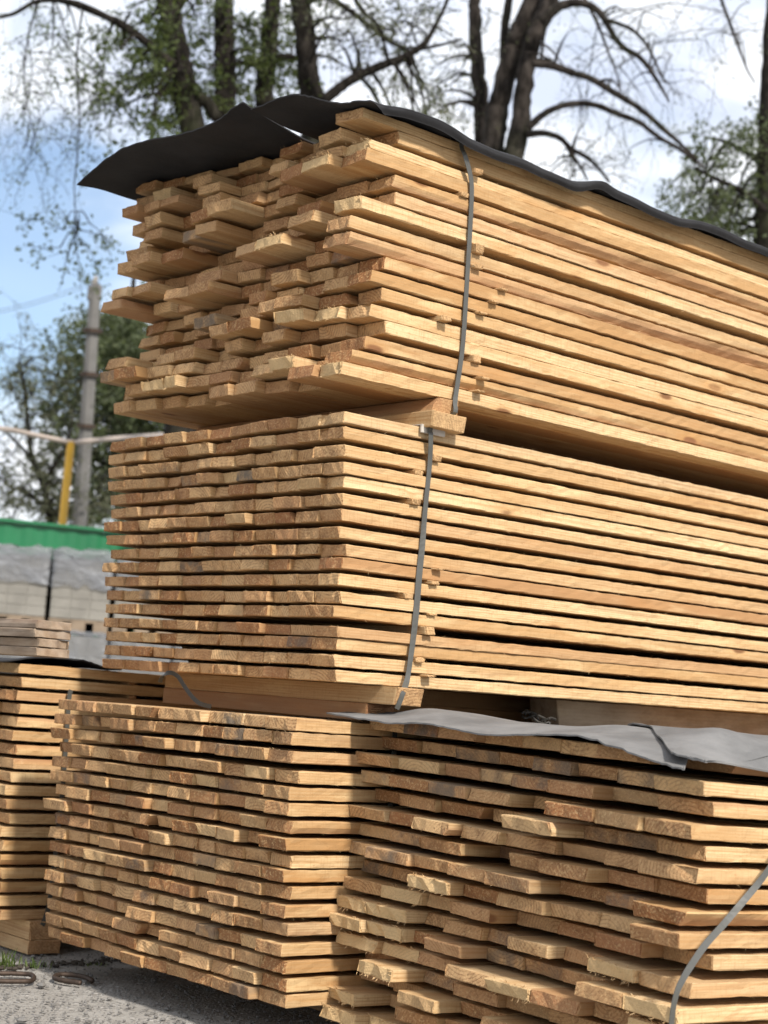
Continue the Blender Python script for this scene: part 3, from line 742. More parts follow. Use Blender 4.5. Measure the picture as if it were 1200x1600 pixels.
# black sheet on the rear stack
rowsC = []
pts = [(-30, 1046), (0, 1034), (40, 1028.5), (75, 1026.5), (100, 1027.5), (130, 1033), (158, 1040), (190, 1046)]
cs = [C.solve(px, py, y=-.012) for px, py in pts]
cs = [dict(q, z=max(q['z'], C.zt + .004)) for q in cs]
for y, kz in ((-.014, 1), (.01, 1), (.06, .75), (.15, .35), (.3, .15), (.52, .1)):
    rowsC.append([C.P(y, q['t'], C.zt + .004 + (q['z'] - C.zt - .004) * kz) for q in cs])
grid_sheet('roofing_sheet', rowsC, M['felt_black'], 'black felt sheet under the weathered boards at the left', 'roofing felt over the stacks')

# ------------------------------------------------------------------ straps
def ribbon(name, pts, side, label, mat='strap', wd=.0125, th=.0012, group='strapping bands'):
    """pts in layout units; side = direction across the band"""
    pts = [np.array(p) for p in pts]
    out = []
    N = len(pts)
    for i in range(N - 1):
        p0, p1, p2, p3 = pts[max(i - 1, 0)], pts[i], pts[i + 1], pts[min(i + 2, N - 1)]
        for k in range(5):
            u = k / 5; out.append(.5 * (2 * p1 + (p2 - p0) * u + (2 * p0 - 5 * p1 + 4 * p2 - p3) * u * u + (3 * p1 - p0 - 3 * p2 + p3) * u ** 3))
    out.append(pts[-1]); N = len(out); v = []
    sides = side if isinstance(side, list) else [side] * 2
    for i, p in enumerate(out):
        d = out[min(i + 1, N - 1)] - out[max(i - 1, 0)]; d /= np.linalg.norm(d) + 1e-9
        f_ = i / (N - 1) * (len(sides) - 1); i0 = min(int(f_), len(sides) - 2); sv = np.array(sides[i0]) * (1 - f_ + i0) + np.array(sides[i0 + 1]) * (f_ - i0)
        sv = sv - d * (sv @ d); sv /= np.linalg.norm(sv); nn = np.cross(d, sv)
        for (x, y) in ((-1, -1), (1, -1), (1, 1), (-1, 1)): v.append(p + sv * x * wd / 2 + nn * y * th / 2)
    f = [(i * 4 + k, i * 4 + (k + 1) % 4, i * 4 + 4 + (k + 1) % 4, i * 4 + 4 + k) for i in range(N - 1) for k in range(4)] + [(3, 2, 1, 0), tuple((N - 1) * 4 + k for k in range(4))]
    mb = MB(); mb.add(v, f)
    return tag(mb.build(name, [M[mat]], None, False), label, 'strap', group)
def face_pts(s, pxs, pr):
    out = []
    for p in pxs:
        y = -(p[2] if len(p) > 2 else pr); q = s.solve(p[0], p[1], y=y); out.append(s.P(y, q['t'], q['z']))
    return out
tp = face_pts(T, [(722, 233, .012), (731, 258, .012), (736, 280, .010), (737, 303, .009), (735, 350), (729, 450), (723, 540), (713, 612, .01), (711, 628, .0165), (709, 647, .0175)], .006)
q = T.solve(722, 233, y=-.012)
tp = [T.P(.25, q['t'], ttop(.25) + .0), T.P(.02, q['t'], ttop(0) + .002)] + tp
tp += [tp[-1] + T.a * .06 + np.array([0, 0, -.006])]
ribbon('strapping_band', tp, T.b, 'grey plastic strap pulled down the side of the top stack')
mp = face_pts(Mi, [(672, 674, .012), (673, 690, .012), (671, 730), (664, 800), (660, 850), (655, 900), (650, 960), (644, 1010), (637, 1058, .012), (631, 1078, .034), (625, 1096, .036), (620, 1108, .034)], .005)
q = Mi.solve(672, 674, y=-.01)
mp = [Mi.P(.2, q['t'], Mi.zt + .004), Mi.P(.01, q['t'], Mi.zt + .0045)] + mp
bM = Mi.b
tw = [bM, bM, bM, bM, bM * .75 - Mi.a * .5, bM * .8 - Mi.a * .4, bM, bM, bM]
ribbon('strapping_band', mp, tw, 'grey plastic strap, slightly twisted, down the side of the middle stack')
# card edge guard under that strap
q = Mi.solve(675, 676, y=-.006)
mb = MB(); P0 = Mi.P(-.008, q['t'] - .032, Mi.zt - .012)
mb.box(P0, Mi.b * .068, Mi.a * .006, (0, 0, .018), .001); mb.box(Mi.P(-.0085, q['t'] - .031, Mi.zt + .0035), Mi.b * .066, Mi.a * .05, (0, 0, .0022), .0006)
tag(mb.build('edge_guard', [M['card']]), 'pale folded card guard under the strap on the top edge of the middle stack', 'edge guard')
bp = face_pts(B, [(1330, 1190, .02), (1260, 1270, .024), (1200, 1360, .03), (1165, 1404, .034), (1130, 1445, .04), (1104, 1474, .045), (1084, 1502, .055), (1068, 1528, .065), (1057, 1553, .07), (1050, 1590, .07), (1047, 1650, .06)], .03)
ribbon('strapping_band', bp, [B.b * .9 + np.array([0, 0, .5]), B.b * .9 + np.array([0, 0, .5]), B.b, B.b], 'grey plastic strap slanting loose across the corner of the low grey-sheeted stack', 'strap', .0105)
cp_ = face_pts(C, [(111, 1078), (108, 1092), (104, 1150), (99, 1220), (92, 1290), (85, 1350), (80, 1390), (74, 1425), (66, 1446, .02)], .008)
ribbon('strapping_band', cp_, C.b, 'dark grey strap down the side of the rear edge stack by the ground bearers', 'strap', .012)
ap = face_pts(A, [(617, 1128), (617, 1145), (616, 1165), (614, 1200), (610, 1260)], .006)
ribbon('strapping_band', ap, A.b, 'short grey strap peeping out under the grey felt', 'strap', .012)
# loose end of a band on the bearer
tail = [un(*p) for p in ((250, 1066, 3.62), (255, 1055, 3.60), (266, 1051, 3.585), (278, 1057, 3.58), (288, 1072, 3.57), (299, 1087, 3.55), (312, 1099, 3.53), (330, 1104, 3.52))]
ribbon('strapping_band', tail, [np.array([.5, -.5, .4]), np.array([.6, -.4, .6]), np.array([.3, -.2, .9]), np.array([.5, -.3, .8])], 'curled dark strap tail hanging in front of the pale bearer', 'strap_dark', .0095)
wr = MB(); rg = random.Random(8)
for k in range(4):
    p = un(818 + rg.uniform(-6, 6), 1106, 3.72); pts = []
    for n in range(9):
        pts.append(p + np.array([n * .008 + rg.gauss(0, .003), rg.gauss(0, .004), -.002 * n + .008 * math.sin(n * .8 + k * 2) - .012]))
    wr.tube(pts, .0028, 6)
tag(wr.build('cable_scrap', [M['strap_dark']]), 'tangled black cable scrap beside the grey beam', 'cable scrap')

# ------------------------------------------------------------------ ground
gm = MB(); gs = []
n = 60
for i in range(n + 1):
    for j in range(n + 1):
        gx = ((i / n) * 2 - 1); gy = ((j / n) * 2 - 1)
        x = math.copysign(abs(gx) ** 4 * 400 + abs(gx) * 2, gx); y = math.copysign(abs(gy) ** 4 * 400 + abs(gy) * 2, gy) + 3
        gs.append((x, y, GZ + (.004 * math.sin(x * 2.3 + 1) * math.cos(y * 1.9) if abs(x) < 6 and abs(y) < 9 else 0) - .004))
gm.add(gs, [(i * (n + 1) + j, (i + 1) * (n + 1) + j, (i + 1) * (n + 1) + j + 1, i * (n + 1) + j + 1) for i in range(n) for j in range(n)])
tag(gm.build('ground', [M['ground']], None, True), None, None, None, 'structure')
def gpt(px, py):
    v = un(px, py, 1.); return v * (GZ / v[2])
# pebbles
rg = random.Random(21); pb = MB()
def pebble(mb, P, r, rg):
    v = []; n1 = 6
    sc = [rg.uniform(.7, 1.3) for _ in range(3)]
    for i in range(1, 4):
        th = math.pi * i / 4
        for k in range(n1):
            a_ = 2 * math.pi * k / n1 + i; rr = r * rg.uniform(.8, 1.15)
            v.append(P + np.array([math.sin(th) * math.cos(a_) * sc[0], math.sin(th) * math.sin(a_) * sc[1], math.cos(th) * sc[2] * .6]) * rr)
    v += [P + np.array([0, 0, r * .6 * sc[2]]), P - np.array([0, 0, r * .6 * sc[2]])]
    f = [(i * n1 + k, i * n1 + (k + 1) % n1, (i + 1) * n1 + (k + 1) % n1, (i + 1) * n1 + k)[::-1] for i in range(2) for k in range(n1)]
    f += [(18, k, (k + 1) % n1) for k in range(n1)] + [(19, 12 + (k + 1) % n1, 12 + k) for k in range(n1)]
    mb.add(v, f)
for _ in range(1500):
    px, py = rg.uniform(-60, 520), 1490 + 140 * rg.random()
    P = gpt(px, py) + np.array([0, 0, .0005]); pebble(pb, P, rg.uniform(.0012, .0042) * (1.6 if rg.random() < .06 else 1), rg)
tag(pb.build('gravel', [M['rubbish']]), 'loose fine gravel scattered on the worn yard surface', 'gravel', None, 'stuff')
for (px, py, r_, lab) in ((65, 1541, .011, 'small dark stone lying between the two bent rods'), (34, 1596, .012, 'small dark stone at the bottom edge of the yard')):
    mb = MB(); pebble(mb, gpt(px, py) + np.array([0, 0, .003]), r_, rg); tag(mb.build('stone', [M['rubbish']]), lab, 'stone', 'loose stones')
# bent rods
for pl, lab in ((((-60, 1530), (-10, 1537), (30, 1538), (48, 1537), (53, 1532), (46, 1527), (20, 1525.5), (-15, 1525), (-60, 1523)), 'bent rusty rod loop cut by the left edge of the frame'),
                (((144, 1537), (132, 1531), (112, 1527.5), (94, 1527), (86, 1529), (85, 1532.5), (96, 1536), (112, 1538.5), (126, 1540.5)), 'bent rusty rod hook lying open on the yard')):
    mb = MB(); pts = [gpt(*p) + np.array([0, 0, .006]) for p in pl]
    out = []
    for i in range(len(pts) - 1):
        p0, p1, p2, p3 = pts[max(i - 1, 0)], pts[i], pts[i + 1], pts[min(i + 2, len(pts) - 1)]
        for k in range(4):
            u = k / 4; out.append(.5 * (2 * p1 + (p2 - p0) * u + (2 * p0 - 5 * p1 + 4 * p2 - p3) * u * u + (3 * p1 - p0 - 3 * p2 + p3) * u ** 3))
    out.append(pts[-1]); mb.tube(out, .0052, 8)
    tag(mb.build('bent_rod', [M['steel']], None, True), lab, 'rod', 'bent rods on the ground')
# crack of soil with grass
def tuft(px, py, nb, hgt, lab):
    mb = MB(); rg2 = random.Random(int(px * 7 + py)); c0 = gpt(px, py)
    for _ in range(nb):
        p = c0 + np.array([rg2.gauss(0, .016), rg2.gauss(0, .012), 0]); a_ = rg2.uniform(0, 6.28); hh = hgt * rg2.uniform(.4, 1); lean = rg2.uniform(.2, .9) * hh
        d = np.array([math.cos(a_), math.sin(a_), 0]); s_ = np.array([-d[1], d[0], 0]) * .0016; tn = (rg2.random(), 0, 0, 0)
        m1 = p + d * lean * .4 + np.array([0, 0, hh * .65]); e1 = p + d * lean + np.array([0, 0, hh])
        mb.add([p - s_, p + s_, m1 + s_ * .8, m1 - s_ * .8, e1], [(0, 1, 2, 3), (3, 2, 4)], 0, None, tn)
    return tag(mb.build('grass_tuft', [M['grass']]), lab, 'grass tuft', 'grass tufts in the yard crack')
tuft(2, 1510, 60, .045, 'green grass tuft at the frame edge beside the ground bearers')
tuft(52, 1511, 26, .024, 'small green grass tuft in the crack before the bearers')
tuft(150, 1508, 14, .012, 'tiny dry weed sprig in the crack below the low stack')
cm = MB(); rg = random.Random(4)
pp = [(-20, 1512), (20, 1511), (60, 1508), (100, 1506), (140, 1503), (180, 1500), (215, 1501)]
for (p, q) in zip(pp[:-1], pp[1:]):
    for _ in range(26):
        u = rg.random(); P = gpt(p[0] + (q[0] - p[0]) * u, p[1] + (q[1] - p[1]) * u + rg.gauss(0, 1.6 if u < .5 else 2.5)); pebble(cm, P, rg.uniform(.002, .0075), rg)
M['soil'] = simple('dark_soil', (.07, .058, .045), .4, 40, .95, .6, .004)
tag(cm.build('soil', [M['soil']]), 'dark crumbly soil filling a crack in the yard', 'soil', None, 'stuff')

# ------------------------------------------------------------------ background yard
# green sheet-metal fence
def fence():
    e = empty('metal_fence', np.array([un(0, 820, 15)[0], un(0, 820, 15)[1], GZ]), 'green profiled metal fence behind the wrapped block pallets', 'fence')
    Pa = un(-150, 800, 15.0); Pb = un(640, 872, 15.0); Pb = np.array([Pb[0], Pb[1] + 1.5, Pa[2] + .0])
    d = Pb - Pa; d[2] = 0; L_ = np.linalg.norm(d); d /= L_; nrm = np.array([d[1], -d[0], 0])
    zt_ = Pa[2]
    mb = MB(); v = []; k = 0; N = int(L_ / .05)
    prof = [0, 0, .03, .03]
    for i in range(N):
        b0 = Pa + d * i * .05 + nrm * prof[i % 4] * .35
        v += [np.array([b0[0], b0[1], GZ + .05]), np.array([b0[0], b0[1], zt_]), np.array([b0[0], b0[1], GZ + .05]) - nrm * .004, np.array([b0[0], b0[1], zt_]) - nrm * .004]
    f = []
    for i in range(N - 1):
        o_ = i * 4; f += [(o_, o_ + 4, o_ + 5, o_ + 1), (o_ + 2, o_ + 3, o_ + 7, o_ + 6), (o_ + 1, o_ + 5, o_ + 7, o_ + 3)]
    mb.add(v, f); mb.build('sheet_panel', [M['green']], e)
    for i in range(int(L_ / 2.0) + 1):
        p = MB(); b0 = Pa + d * i * 2.0 - nrm * .07; p.box((b0[0], b0[1], GZ), d * .06, nrm * .05, (0, 0, zt_ - GZ - .08), .004); p.build('post', [M['green']], e)
    r_ = MB(); r_.box(np.array([Pa[0], Pa[1], zt_ + .002]) - nrm * .02, d * L_, nrm * .07, (0, 0, .03), .004); r_.build('cap_rail', [M['green']], e)
fence()
# wrapped pallets of paving blocks, two tiers
dp = 11.5
Pl = un(0, 985, dp); dirx = un(172, 985, dp) - Pl; dirx[2] = 0; dirx /= np.linalg.norm(dirx)
dirx = np.array([math.cos(R(8)), -math.sin(R(8)) * .0 + .10, 0]); dirx /= np.linalg.norm(dirx); diry = np.array([-dirx[1], dirx[0], 0])
ztier = un(60, 984, dp)[2]; ztop = un(60, 866, dp)[2]
def pallet(P, w_, h_, lab, seed):
    e = empty('block_pallet', P, lab, 'pallet of blocks', 'film wrapped pallets of paving blocks')
    rg = random.Random(seed); dpt = .9
    pw = MB()
    for k in range(3): pw.box(P + dirx * (k * (w_ - .1) / 2) + np.array([0, 0, 0]), dirx * .1, diry * dpt, (0, 0, .07), .003)
    for k in range(6): pw.box(P + diry * (k * (dpt - .09) / 5) + np.array([0, 0, .0705]), dirx * w_, diry * .09, (0, 0, .018), .002)
    pw.build('pallet_base', [M['pallet']], e)
    bl = MB(); nh = 6;
    bl.box(P + dirx * .008 + diry * .008 + np.array([0, 0, .091]), dirx * (w_ - .016), diry * (dpt - .016), (0, 0, h_ - .105), .0)
    bh = (h_ - .1) / nh; nx = 3; ny_ = 3
    for i in range(nh):
        off = .5 if i % 2 else 0
        for a_ in range(nx):
            for b2 in range(ny_):
                if 0 < a_ < nx - 1 and 0 < b2 < ny_ - 1 and i < nh - 1: continue
                ww = w_ / nx
                bl.box(P + dirx * (a_ * ww + .003 + rg.uniform(-.002, .002)) + diry * (b2 * dpt / ny_ + .004) + np.array([0, 0, .092 + i * bh]), dirx * (ww - .0045), diry * (dpt / ny_ - .008), (0, 0, bh - .002), .004, 0, (rg.random(), 0, 0, 0))
    bl.build('block_stack', [M['paver']], e)
    # wrinkled film over the upper part
    fm = MB(); n1 = 36; m1 = 10; v = []
    cx = P + dirx * w_ / 2 + diry * dpt / 2
    for i in range(m1 + 1):
        for k in range(n1):
            u = k / n1 * 4; sd = int(u); fr_ = u - sd
            c4 = [(-1, -1), (1, -1), (1, 1), (-1, 1)]; x0_, y0_ = c4[sd]; x1_, y1_ = c4[(sd + 1) % 4]
            x_, y_ = x0_ + (x1_ - x0_) * fr_, y0_ + (y1_ - y0_) * fr_
            z_ = .10 + h_ * .42 + (h_ * .5) * i / m1 + rg.gauss(0, .012)
            kx = 1.02 + rg.uniform(0, .02)
            v.append(cx + dirx * x_ * w_ / 2 * kx + diry * y_ * dpt / 2 * kx + np.array([0, 0, z_]))
    v.append(cx + np.array([0, 0, h_ + .02])); f = [(i * n1 + k, i * n1 + (k + 1) % n1, (i + 1) * n1 + (k + 1) % n1, (i + 1) * n1 + k) for i in range(m1) for k in range(n1)]
    f += [(m1 * n1 + k, m1 * n1 + (k + 1) % n1, len(v) - 1) for k in range(n1)]
    fm.add(v, f); fm.build('wrap_film', [M['film']], e, True)
    return e
bx = [un(72, 985, dp) + np.array([0, 0, 0])]
base = un(74, 985, dp); wpal = 98 * dp / FPX * 1.0
nm = ['leftmost', 'second from the left', 'third from the left', 'fourth from the left']
for n, off in enumerate((-1, 0, 1, 2)):
    Pk = base + dirx * (off * (wpal + .004)) ; Pk = np.array([Pk[0], Pk[1], GZ])
    h1 = ztier - GZ
    pallet(Pk, wpal * .96, h1 - .012, f"wrapped block pallet on the ground, {nm[n]} of the lower tier", 40 + n)
    if off < 2: pallet(np.array([Pk[0], Pk[1], ztier]), wpal * .94, ztop - ztier, f"wrapped block pallet, {nm[n]} of the upper tier", 60 + n)
# yellow gas post and pipe
e = MB(); p0 = un(97, 826, 17); p1 = un(111, 690, 17)
e2 = empty('gas_pipe', np.array([p0[0], p0[1], GZ]), 'pale overhead gas pipe carried on a yellow post above the fence', 'gas pipe')
dd = (p1 - p0) / (p1[2] - p0[2]); base_ = p0 + dd * (GZ - p0[2]); e.tube([base_, p1], .041, 12); e.build('post', [M['yellow']], e2, True)
e = MB(); e.tube([un(-160, 652, 16), un(20, 672, 16.6), un(60, 681, 16.8), un(108, 691, 17), un(118, 691, 17), un(190, 684, 18), un(420, 668, 21)], .026, 12); e.build('pipe_run', [M['pipe']], e2, True)
# concrete utility pole with wires
p0 = un(124, 822, 21); p1 = un(149, 452, 21)
up = empty('utility_pole', np.array([p0[0], p0[1], GZ]), 'weathered concrete utility pole behind the green fence', 'utility pole')
dd = (p1 - p0) / (p1[2] - p0[2]); b_ = p0 + dd * (GZ - p0[2])
mb = MB(); mb.tube([b_, p1], [.115, .075], 8); mb.build('shaft', [M['concrete']], up)
mb = MB(); mb.box(p1 - np.array([.09, .05, .16]), (.17, 0, .03), (0, .1, 0), (0, 0, .2), .02); mb.build('head_bracket', [M['concrete']], up)
mb = MB(); q = p1 + np.array([-.02, 0, .03]); mb.tube([q, q + np.array([0, 0, .05]), q + np.array([.01, 0, .1]), q + np.array([0.02, 0, .14])], [.02, .045, .035, .02], 8); mb.build('insulator', [M['insul']], up, True)
for dz in (-.55, -1.1, -1.75):
    mb = MB(); q = p1 + dd * dz; mb.tube([q, q + dd * .05], .125, 8); mb.build('clamp_band', [M['steel']], up)
mb = MB()
for n, (dx, ya) in enumerate(((-.05, 478), (.05, 486))):
    a0 = p1 + np.array([dx, 0, .1]); a1 = un(-260, ya, 17); pts = [a0 + (a1 - a0) * u - np.array([0, 0, .25 * math.sin(u * math.pi)]) for u in np.linspace(0, 1, 14)]
    mb.tube(pts, .0035, 5)
mb.build('wire', [M['strap_dark']], up)

# ------------------------------------------------------------------ trees
def crv(pts, n=6):
    pts = [np.array(p, float) for p in pts]; out = []
    for i in range(len(pts) - 1):
        p0, p1, p2, p3 = pts[max(i - 1, 0)], pts[i], pts[i + 1], pts[min(i + 2, len(pts) - 1)]
        for k in range(n):
            u = k / n; out.append(.5 * (2 * p1 + (p2 - p0) * u + (2 * p0 - 5 * p1 + 4 * p2 - p3) * u * u + (3 * p1 - p0 - 3 * p2 + p3) * u ** 3))
    out.append(pts[-1]); return out
class Tree:
    def __init__(s, d, seed): s.d = d; s.rg = random.Random(seed); s.w = MB(); s.lv = MB(); s.nodes = []
    def limb(s, pts, wpx, dd=0.0, jit=.007, n=10):
        """pts px (x,y[,extra depth]); wpx list of widths in px"""
        P = crv([un(p[0], p[1], s.d + dd + (p[2] if len(p) > 2 else 0)) for p in pts]); N = len(P)
        rd = [float(np.interp(i / (N - 1), np.linspace(0, 1, len(wpx)), wpx)) / 2 * s.d / FPX for i in range(N)]
        P = [p + np.array([s.rg.gauss(0, jit), s.rg.gauss(0, jit), s.rg.gauss(0, jit * .5)]) * min(1, r_ * 12) for p, r_ in zip(P, rd)]
        s.w.tube(P, [r_ * s.rg.uniform(.96, 1.05) for r_ in rd], n); s.nodes += [(p, r_) for p, r_ in zip(P, rd)]
        return P
    def root(s, px, py, w0, w1):
        """carry a trunk on down to the ground"""
        a_ = un(px, py, s.d); b_ = np.array([a_[0] + s.rg.uniform(-.3, .3), a_[1], GZ - .05])
        P = [a_ + (b_ - a_) * u for u in np.linspace(0, 1, 8)]; s.w.tube(P, [(w0 + (w1 - w0) * u) / 2 * s.d / FPX for u in np.linspace(0, 1, 8)], 10)
        s.base = np.array([b_[0], b_[1], GZ])
    def leafq(s, P, size, tone):
        rg = s.rg; d = np.array([rg.gauss(0, 1), rg.gauss(0, 1), rg.gauss(-.3, 1)]); d /= np.linalg.norm(d); x = np.cross(d, np.array([rg.gauss(0, 1), rg.gauss(0, 1), rg.gauss(0, 1)])); x /= np.linalg.norm(x) + 1e-9
        n_ = np.cross(d, x) * size * .12
        s.lv.add([P, P + d * size * .45 + x * size * .32 + n_, P + d * size, P + d * size * .45 - x * size * .32 + n_], [(0, 1, 2, 3)], 0, None, (tone, 0, 0, 0))
    def twig(s, P, d, L, r, leaves, size, droop, sub=1, tone0=.5):
        rg = s.rg; pts = [np.array(P)]; n_ = max(4, int(L / .09)); d = np.array(d) / (np.linalg.norm(d) + 1e-9)
        for i in range(n_):
            d = d + np.array([rg.gauss(0, .22), rg.gauss(0, .22), rg.gauss(0, .18) - droop]); d /= np.linalg.norm(d); pts.append(pts[-1] + d * L / n_)
        s.w.tube(pts, list(np.linspace(r, r * .3, len(pts))), 4, cap=False)
        for _ in range(leaves):
            i = rg.randrange(1, len(pts)); q = pts[i] + np.array([rg.gauss(0, .035), rg.gauss(0, .035), rg.gauss(0, .035)])
            s.leafq(q, size * rg.uniform(.6, 1.25), min(1, max(0, tone0 + rg.gauss(0, .25))))
        if sub:
            for _ in range(rg.randint(2, 3)):
                i = rg.randrange(1, len(pts)); dd = d + np.array([rg.gauss(0, .8), rg.gauss(0, .8), rg.gauss(0, .5)])
                s.twig(pts[i], dd, L * rg.uniform(.4, .7), r * .55, int(leaves * .6), size, droop, sub - 1, tone0)
    def cluster(s, px, py, rx, ry, n, leaves, size, L=.5, droop=.06, dz=.8, connect=True, sub=1, thin=.008):
        """twigs spread through an ellipsoid, each fed by a branch from the nearest limb"""
        rg = s.rg
        for _ in range(n):
            while True:
                x, y, z = rg.uniform(-1, 1), rg.uniform(-1, 1), rg.uniform(-1, 1)
                if x * x + y * y + z * z < 1: break
            P = un(px + x * rx, py + y * ry, s.d + z * dz)
            d = np.array([rg.gauss(0, 1), rg.gauss(0, 1), rg.gauss(0, .6)])
            if connect and s.nodes and (connect == 'near' or rg.random() < .55):
                nd = min(s.nodes if connect == 'near' else rg.sample(s.nodes, min(len(s.nodes), 60)), key=lambda q: np.linalg.norm(q[0] - P))
                Q = nd[0]; mid = (P + Q) / 2 + np.array([0, 0, .12 * np.linalg.norm(P - Q)]); cv = crv([Q, mid, P], 4)
                r0 = min(nd[1] * .5, .018 + .01 * rg.random()); s.w.tube(cv, list(np.linspace(r0, thin, len(cv))), 5, cap=False)
                if np.linalg.norm(P - Q) > 1e-3: d = (P - Q) / np.linalg.norm(P - Q) + d * .5
            s.twig(P, d, L * rg.uniform(.6, 1.3), thin * .8, leaves, size, droop, sub, rg.uniform(.25, .75))
    def build(s, name, label, bark_, leaf_, group):
        e = empty(name, s.base, label, 'tree', group)
        s.w.build('trunk', [M[bark_]], e, True)
        if s.lv.v: s.lv.build('crown', [M[leaf_]], e)
        return e
G1 = 'trees behind the timber'
t = Tree(15.5, 1); t.limb([(306, 215), (292, 165), (285, 120), (276, 70), (268, 30), (258, -30), (250, -120)], [42, 40, 40, 36, 34, 32, 26]); t.root(306, 213, 42, 52)
t.limb([(300, 150), (322, 160), (338, 185)], [22, 20, 18]); t.limb([(283, 110), (250, 85), (215, 55), (180, 33), (130, 12), (90, 0), (50, -10)], [16, 15, 13, 12, 9, 8, 6], -.4)
t.limb([(268, 30), (290, -10), (320, -60)], [18, 14, 8]); t.limb([(180, 33), (120, 5), (60, 2), (20, 22), (-20, 30)], [9, 8, 7, 6, 4], -.5)
t.limb([(60, 1), (44, 60), (38, 130), (55, 215)], [3.5, 3, 2.2, 1.4], -.5, .004, 5); t.limb([(130, 9), (120, 90), (124, 200), (116, 300), (124, 385)], [3.5, 3, 2.4, 1.8, 1.2], -.5, .004, 5)
t.cluster(225, 70, 75, 65, 32, 22, .05, .5, .05, 1.0); t.cluster(240, 150, 90, 55, 32, 22, .05, .5, .06, 1.0)
t.cluster(190, 140, 60, 50, 16, 14, .045, .5, .1, .8); t.cluster(70, 90, 90, 110, 30, 12, .035, .7, .25, 1.2, True, 1, .006); t.cluster(290, 30, 60, 60, 16, 18, .045)
t.cluster(60, 200, 70, 70, 12, 9, .03, .6, .25, .8, 'near', 1, .004); t.cluster(120, 370, 40, 40, 9, 16, .05, .4, .15, .3, 'near')
t.build('birch_tree', 'dark leaning tree trunk with leafy low branches at the upper left', 'bark', 'leaf', G1)
t = Tree(16.0, 2); t.limb([(352, 215), (353, 150), (352, 90), (351, 40), (348, -40), (352, -130)], [38, 36, 34, 32, 28, 24]); t.root(352, 213, 38, 46)
t.cluster(350, 60, 50, 80, 16, 14, .045); t.cluster(345, 130, 40, 50, 14, 18, .05)
t.build('birch_tree', 'straight dark trunk beside the leaning one', 'bark', 'leaf', G1)
t = Tree(16.6, 3); t.limb([(412, 215), (414, 140), (419, 90), (424, 40), (430, -40), (436, -140)], [32, 30, 30, 27, 24, 20]); t.root(412, 213, 32, 40)
t.limb([(416, 110), (390, 100), (372, 95)], [10, 8, 5]); t.limb([(419, 92), (450, 88), (476, 95)], [12, 10, 7]); 
t.cluster(418, 60, 42, 80, 26, 24, .05); t.cluster(400, 120, 45, 40, 16, 22, .05)
t.build('birch_tree', 'trunk wrapped in green leaves, third from the left behind the black felt', 'bark', 'leaf', G1)
t = Tree(15.8, 4); t.limb([(487, 215), (484, 145), (480, 90), (474, 40), (466, -20), (462, -130)], [36, 35, 34, 33, 30, 26]); t.root(487, 213, 36, 44)
t.limb([(505, 158), (530, 138), (560, 118), (590, 105), (625, 92), (650, 78), (668, 62), (680, 40), (695, 10), (705, -20)], [17, 16, 15, 14, 13, 11, 9, 7, 6, 5], -.3)
t.limb([(480, 100), (500, 150), (508, 158)], [16, 17, 17], -.2)
t.limb([(470, 10), (505, -5), (540, 12), (575, 38), (605, 62), (640, 80)], [12, 10, 9, 9, 8, 6], .3); t.limb([(545, -20), (562, 10), (585, 35), (610, 48)], [8, 8, 6, 4], .5); t.limb([(650, 78), (690, 70), (722, 60)], [7, 5, 3])
t.cluster(575, 60, 80, 70, 26, 14, .042); t.cluster(640, 140, 55, 60, 24, 14, .045); t.cluster(520, 40, 40, 60, 10, 10, .04)
t.cluster(600, 30, 90, 40, 14, 9, .035, .6, .15)
t.build('birch_tree', 'dark trunk with a long limb rising to the right over the felt', 'bark', 'leaf_grey', G1)
t = Tree(17.5, 5); t.limb([(754, 240), (752, 190), (749, 130), (744, 80), (741, 30), (742, -20), (738, -120)], [24, 23, 23, 22, 20, 18, 14]); t.root(754, 238, 24, 32)
t.cluster(730, 60, 50, 80, 14, 8, .035, .6, .12); t.cluster(700, 150, 40, 60, 12, 10, .04, .5, .1)
t.build('birch_tree', 'thin pale straight trunk left of the forked tree', 'bark_light', 'leaf_grey', G1)
t = Tree(16.8, 6)
t.limb([(768, 260), (772, 215), (780, 165), (793, 110), (806, 65), (822, 25), (838, -20), (850, -120)], [36, 36, 34, 33, 32, 31, 28, 20]); t.root(768, 258, 36, 50)
t.limb([(800, 290), (803, 245), (812, 200), (817, 150), (824, 95), (838, 50), (856, 10), (872, -50)], [34, 33, 31, 28, 27, 28, 26, 20], -.2)
t.limb([(787, 140), (789, 90), (788, 45), (797, -10), (800, -60)], [16, 16, 14, 12, 10], .3)
t.limb([(846, 35), (872, 12), (900, 4), (928, 12), (945, 30), (958, 55), (975, 75), (1000, 90), (1020, 115), (1035, 140), (1046, 160)], [20, 15, 13, 11, 10, 9, 9, 8, 7, 5, 3], -.5)
t.limb([(834, 100), (860, 102), (890, 112), (925, 124), (955, 142), (985, 160), (1010, 178), (1035, 200), (1060, 222), (1090, 250)], [13, 12, 11, 10, 10, 9, 8, 8, 6, 4], -.7)
t.limb([(826, 200), (842, 184), (865, 170), (895, 162), (930, 164), (965, 178), (1000, 192), (1030, 215), (1060, 232), (1100, 262)], [12, 11, 10, 10, 9, 9, 8, 7, 6, 4], -.4)
t.limb([(824, 210), (850, 208), (875, 216), (892, 232), (915, 245), (935, 262), (952, 285)], [12, 10, 9, 8, 7, 5, 4], -.3); t.limb([(885, 225), (895, 245), (908, 262), (918, 282)], [7, 6, 5, 3], -.2)
t.limb([(945, 30), (985, 45), (1010, 70), (1030, 110), (1040, 130)], [7, 6, 5, 4, 3], -.6); t.limb([(900, -30), (930, 30), (950, 80), (965, 120), (970, 150)], [6, 5, 4, 3, 2], .5)
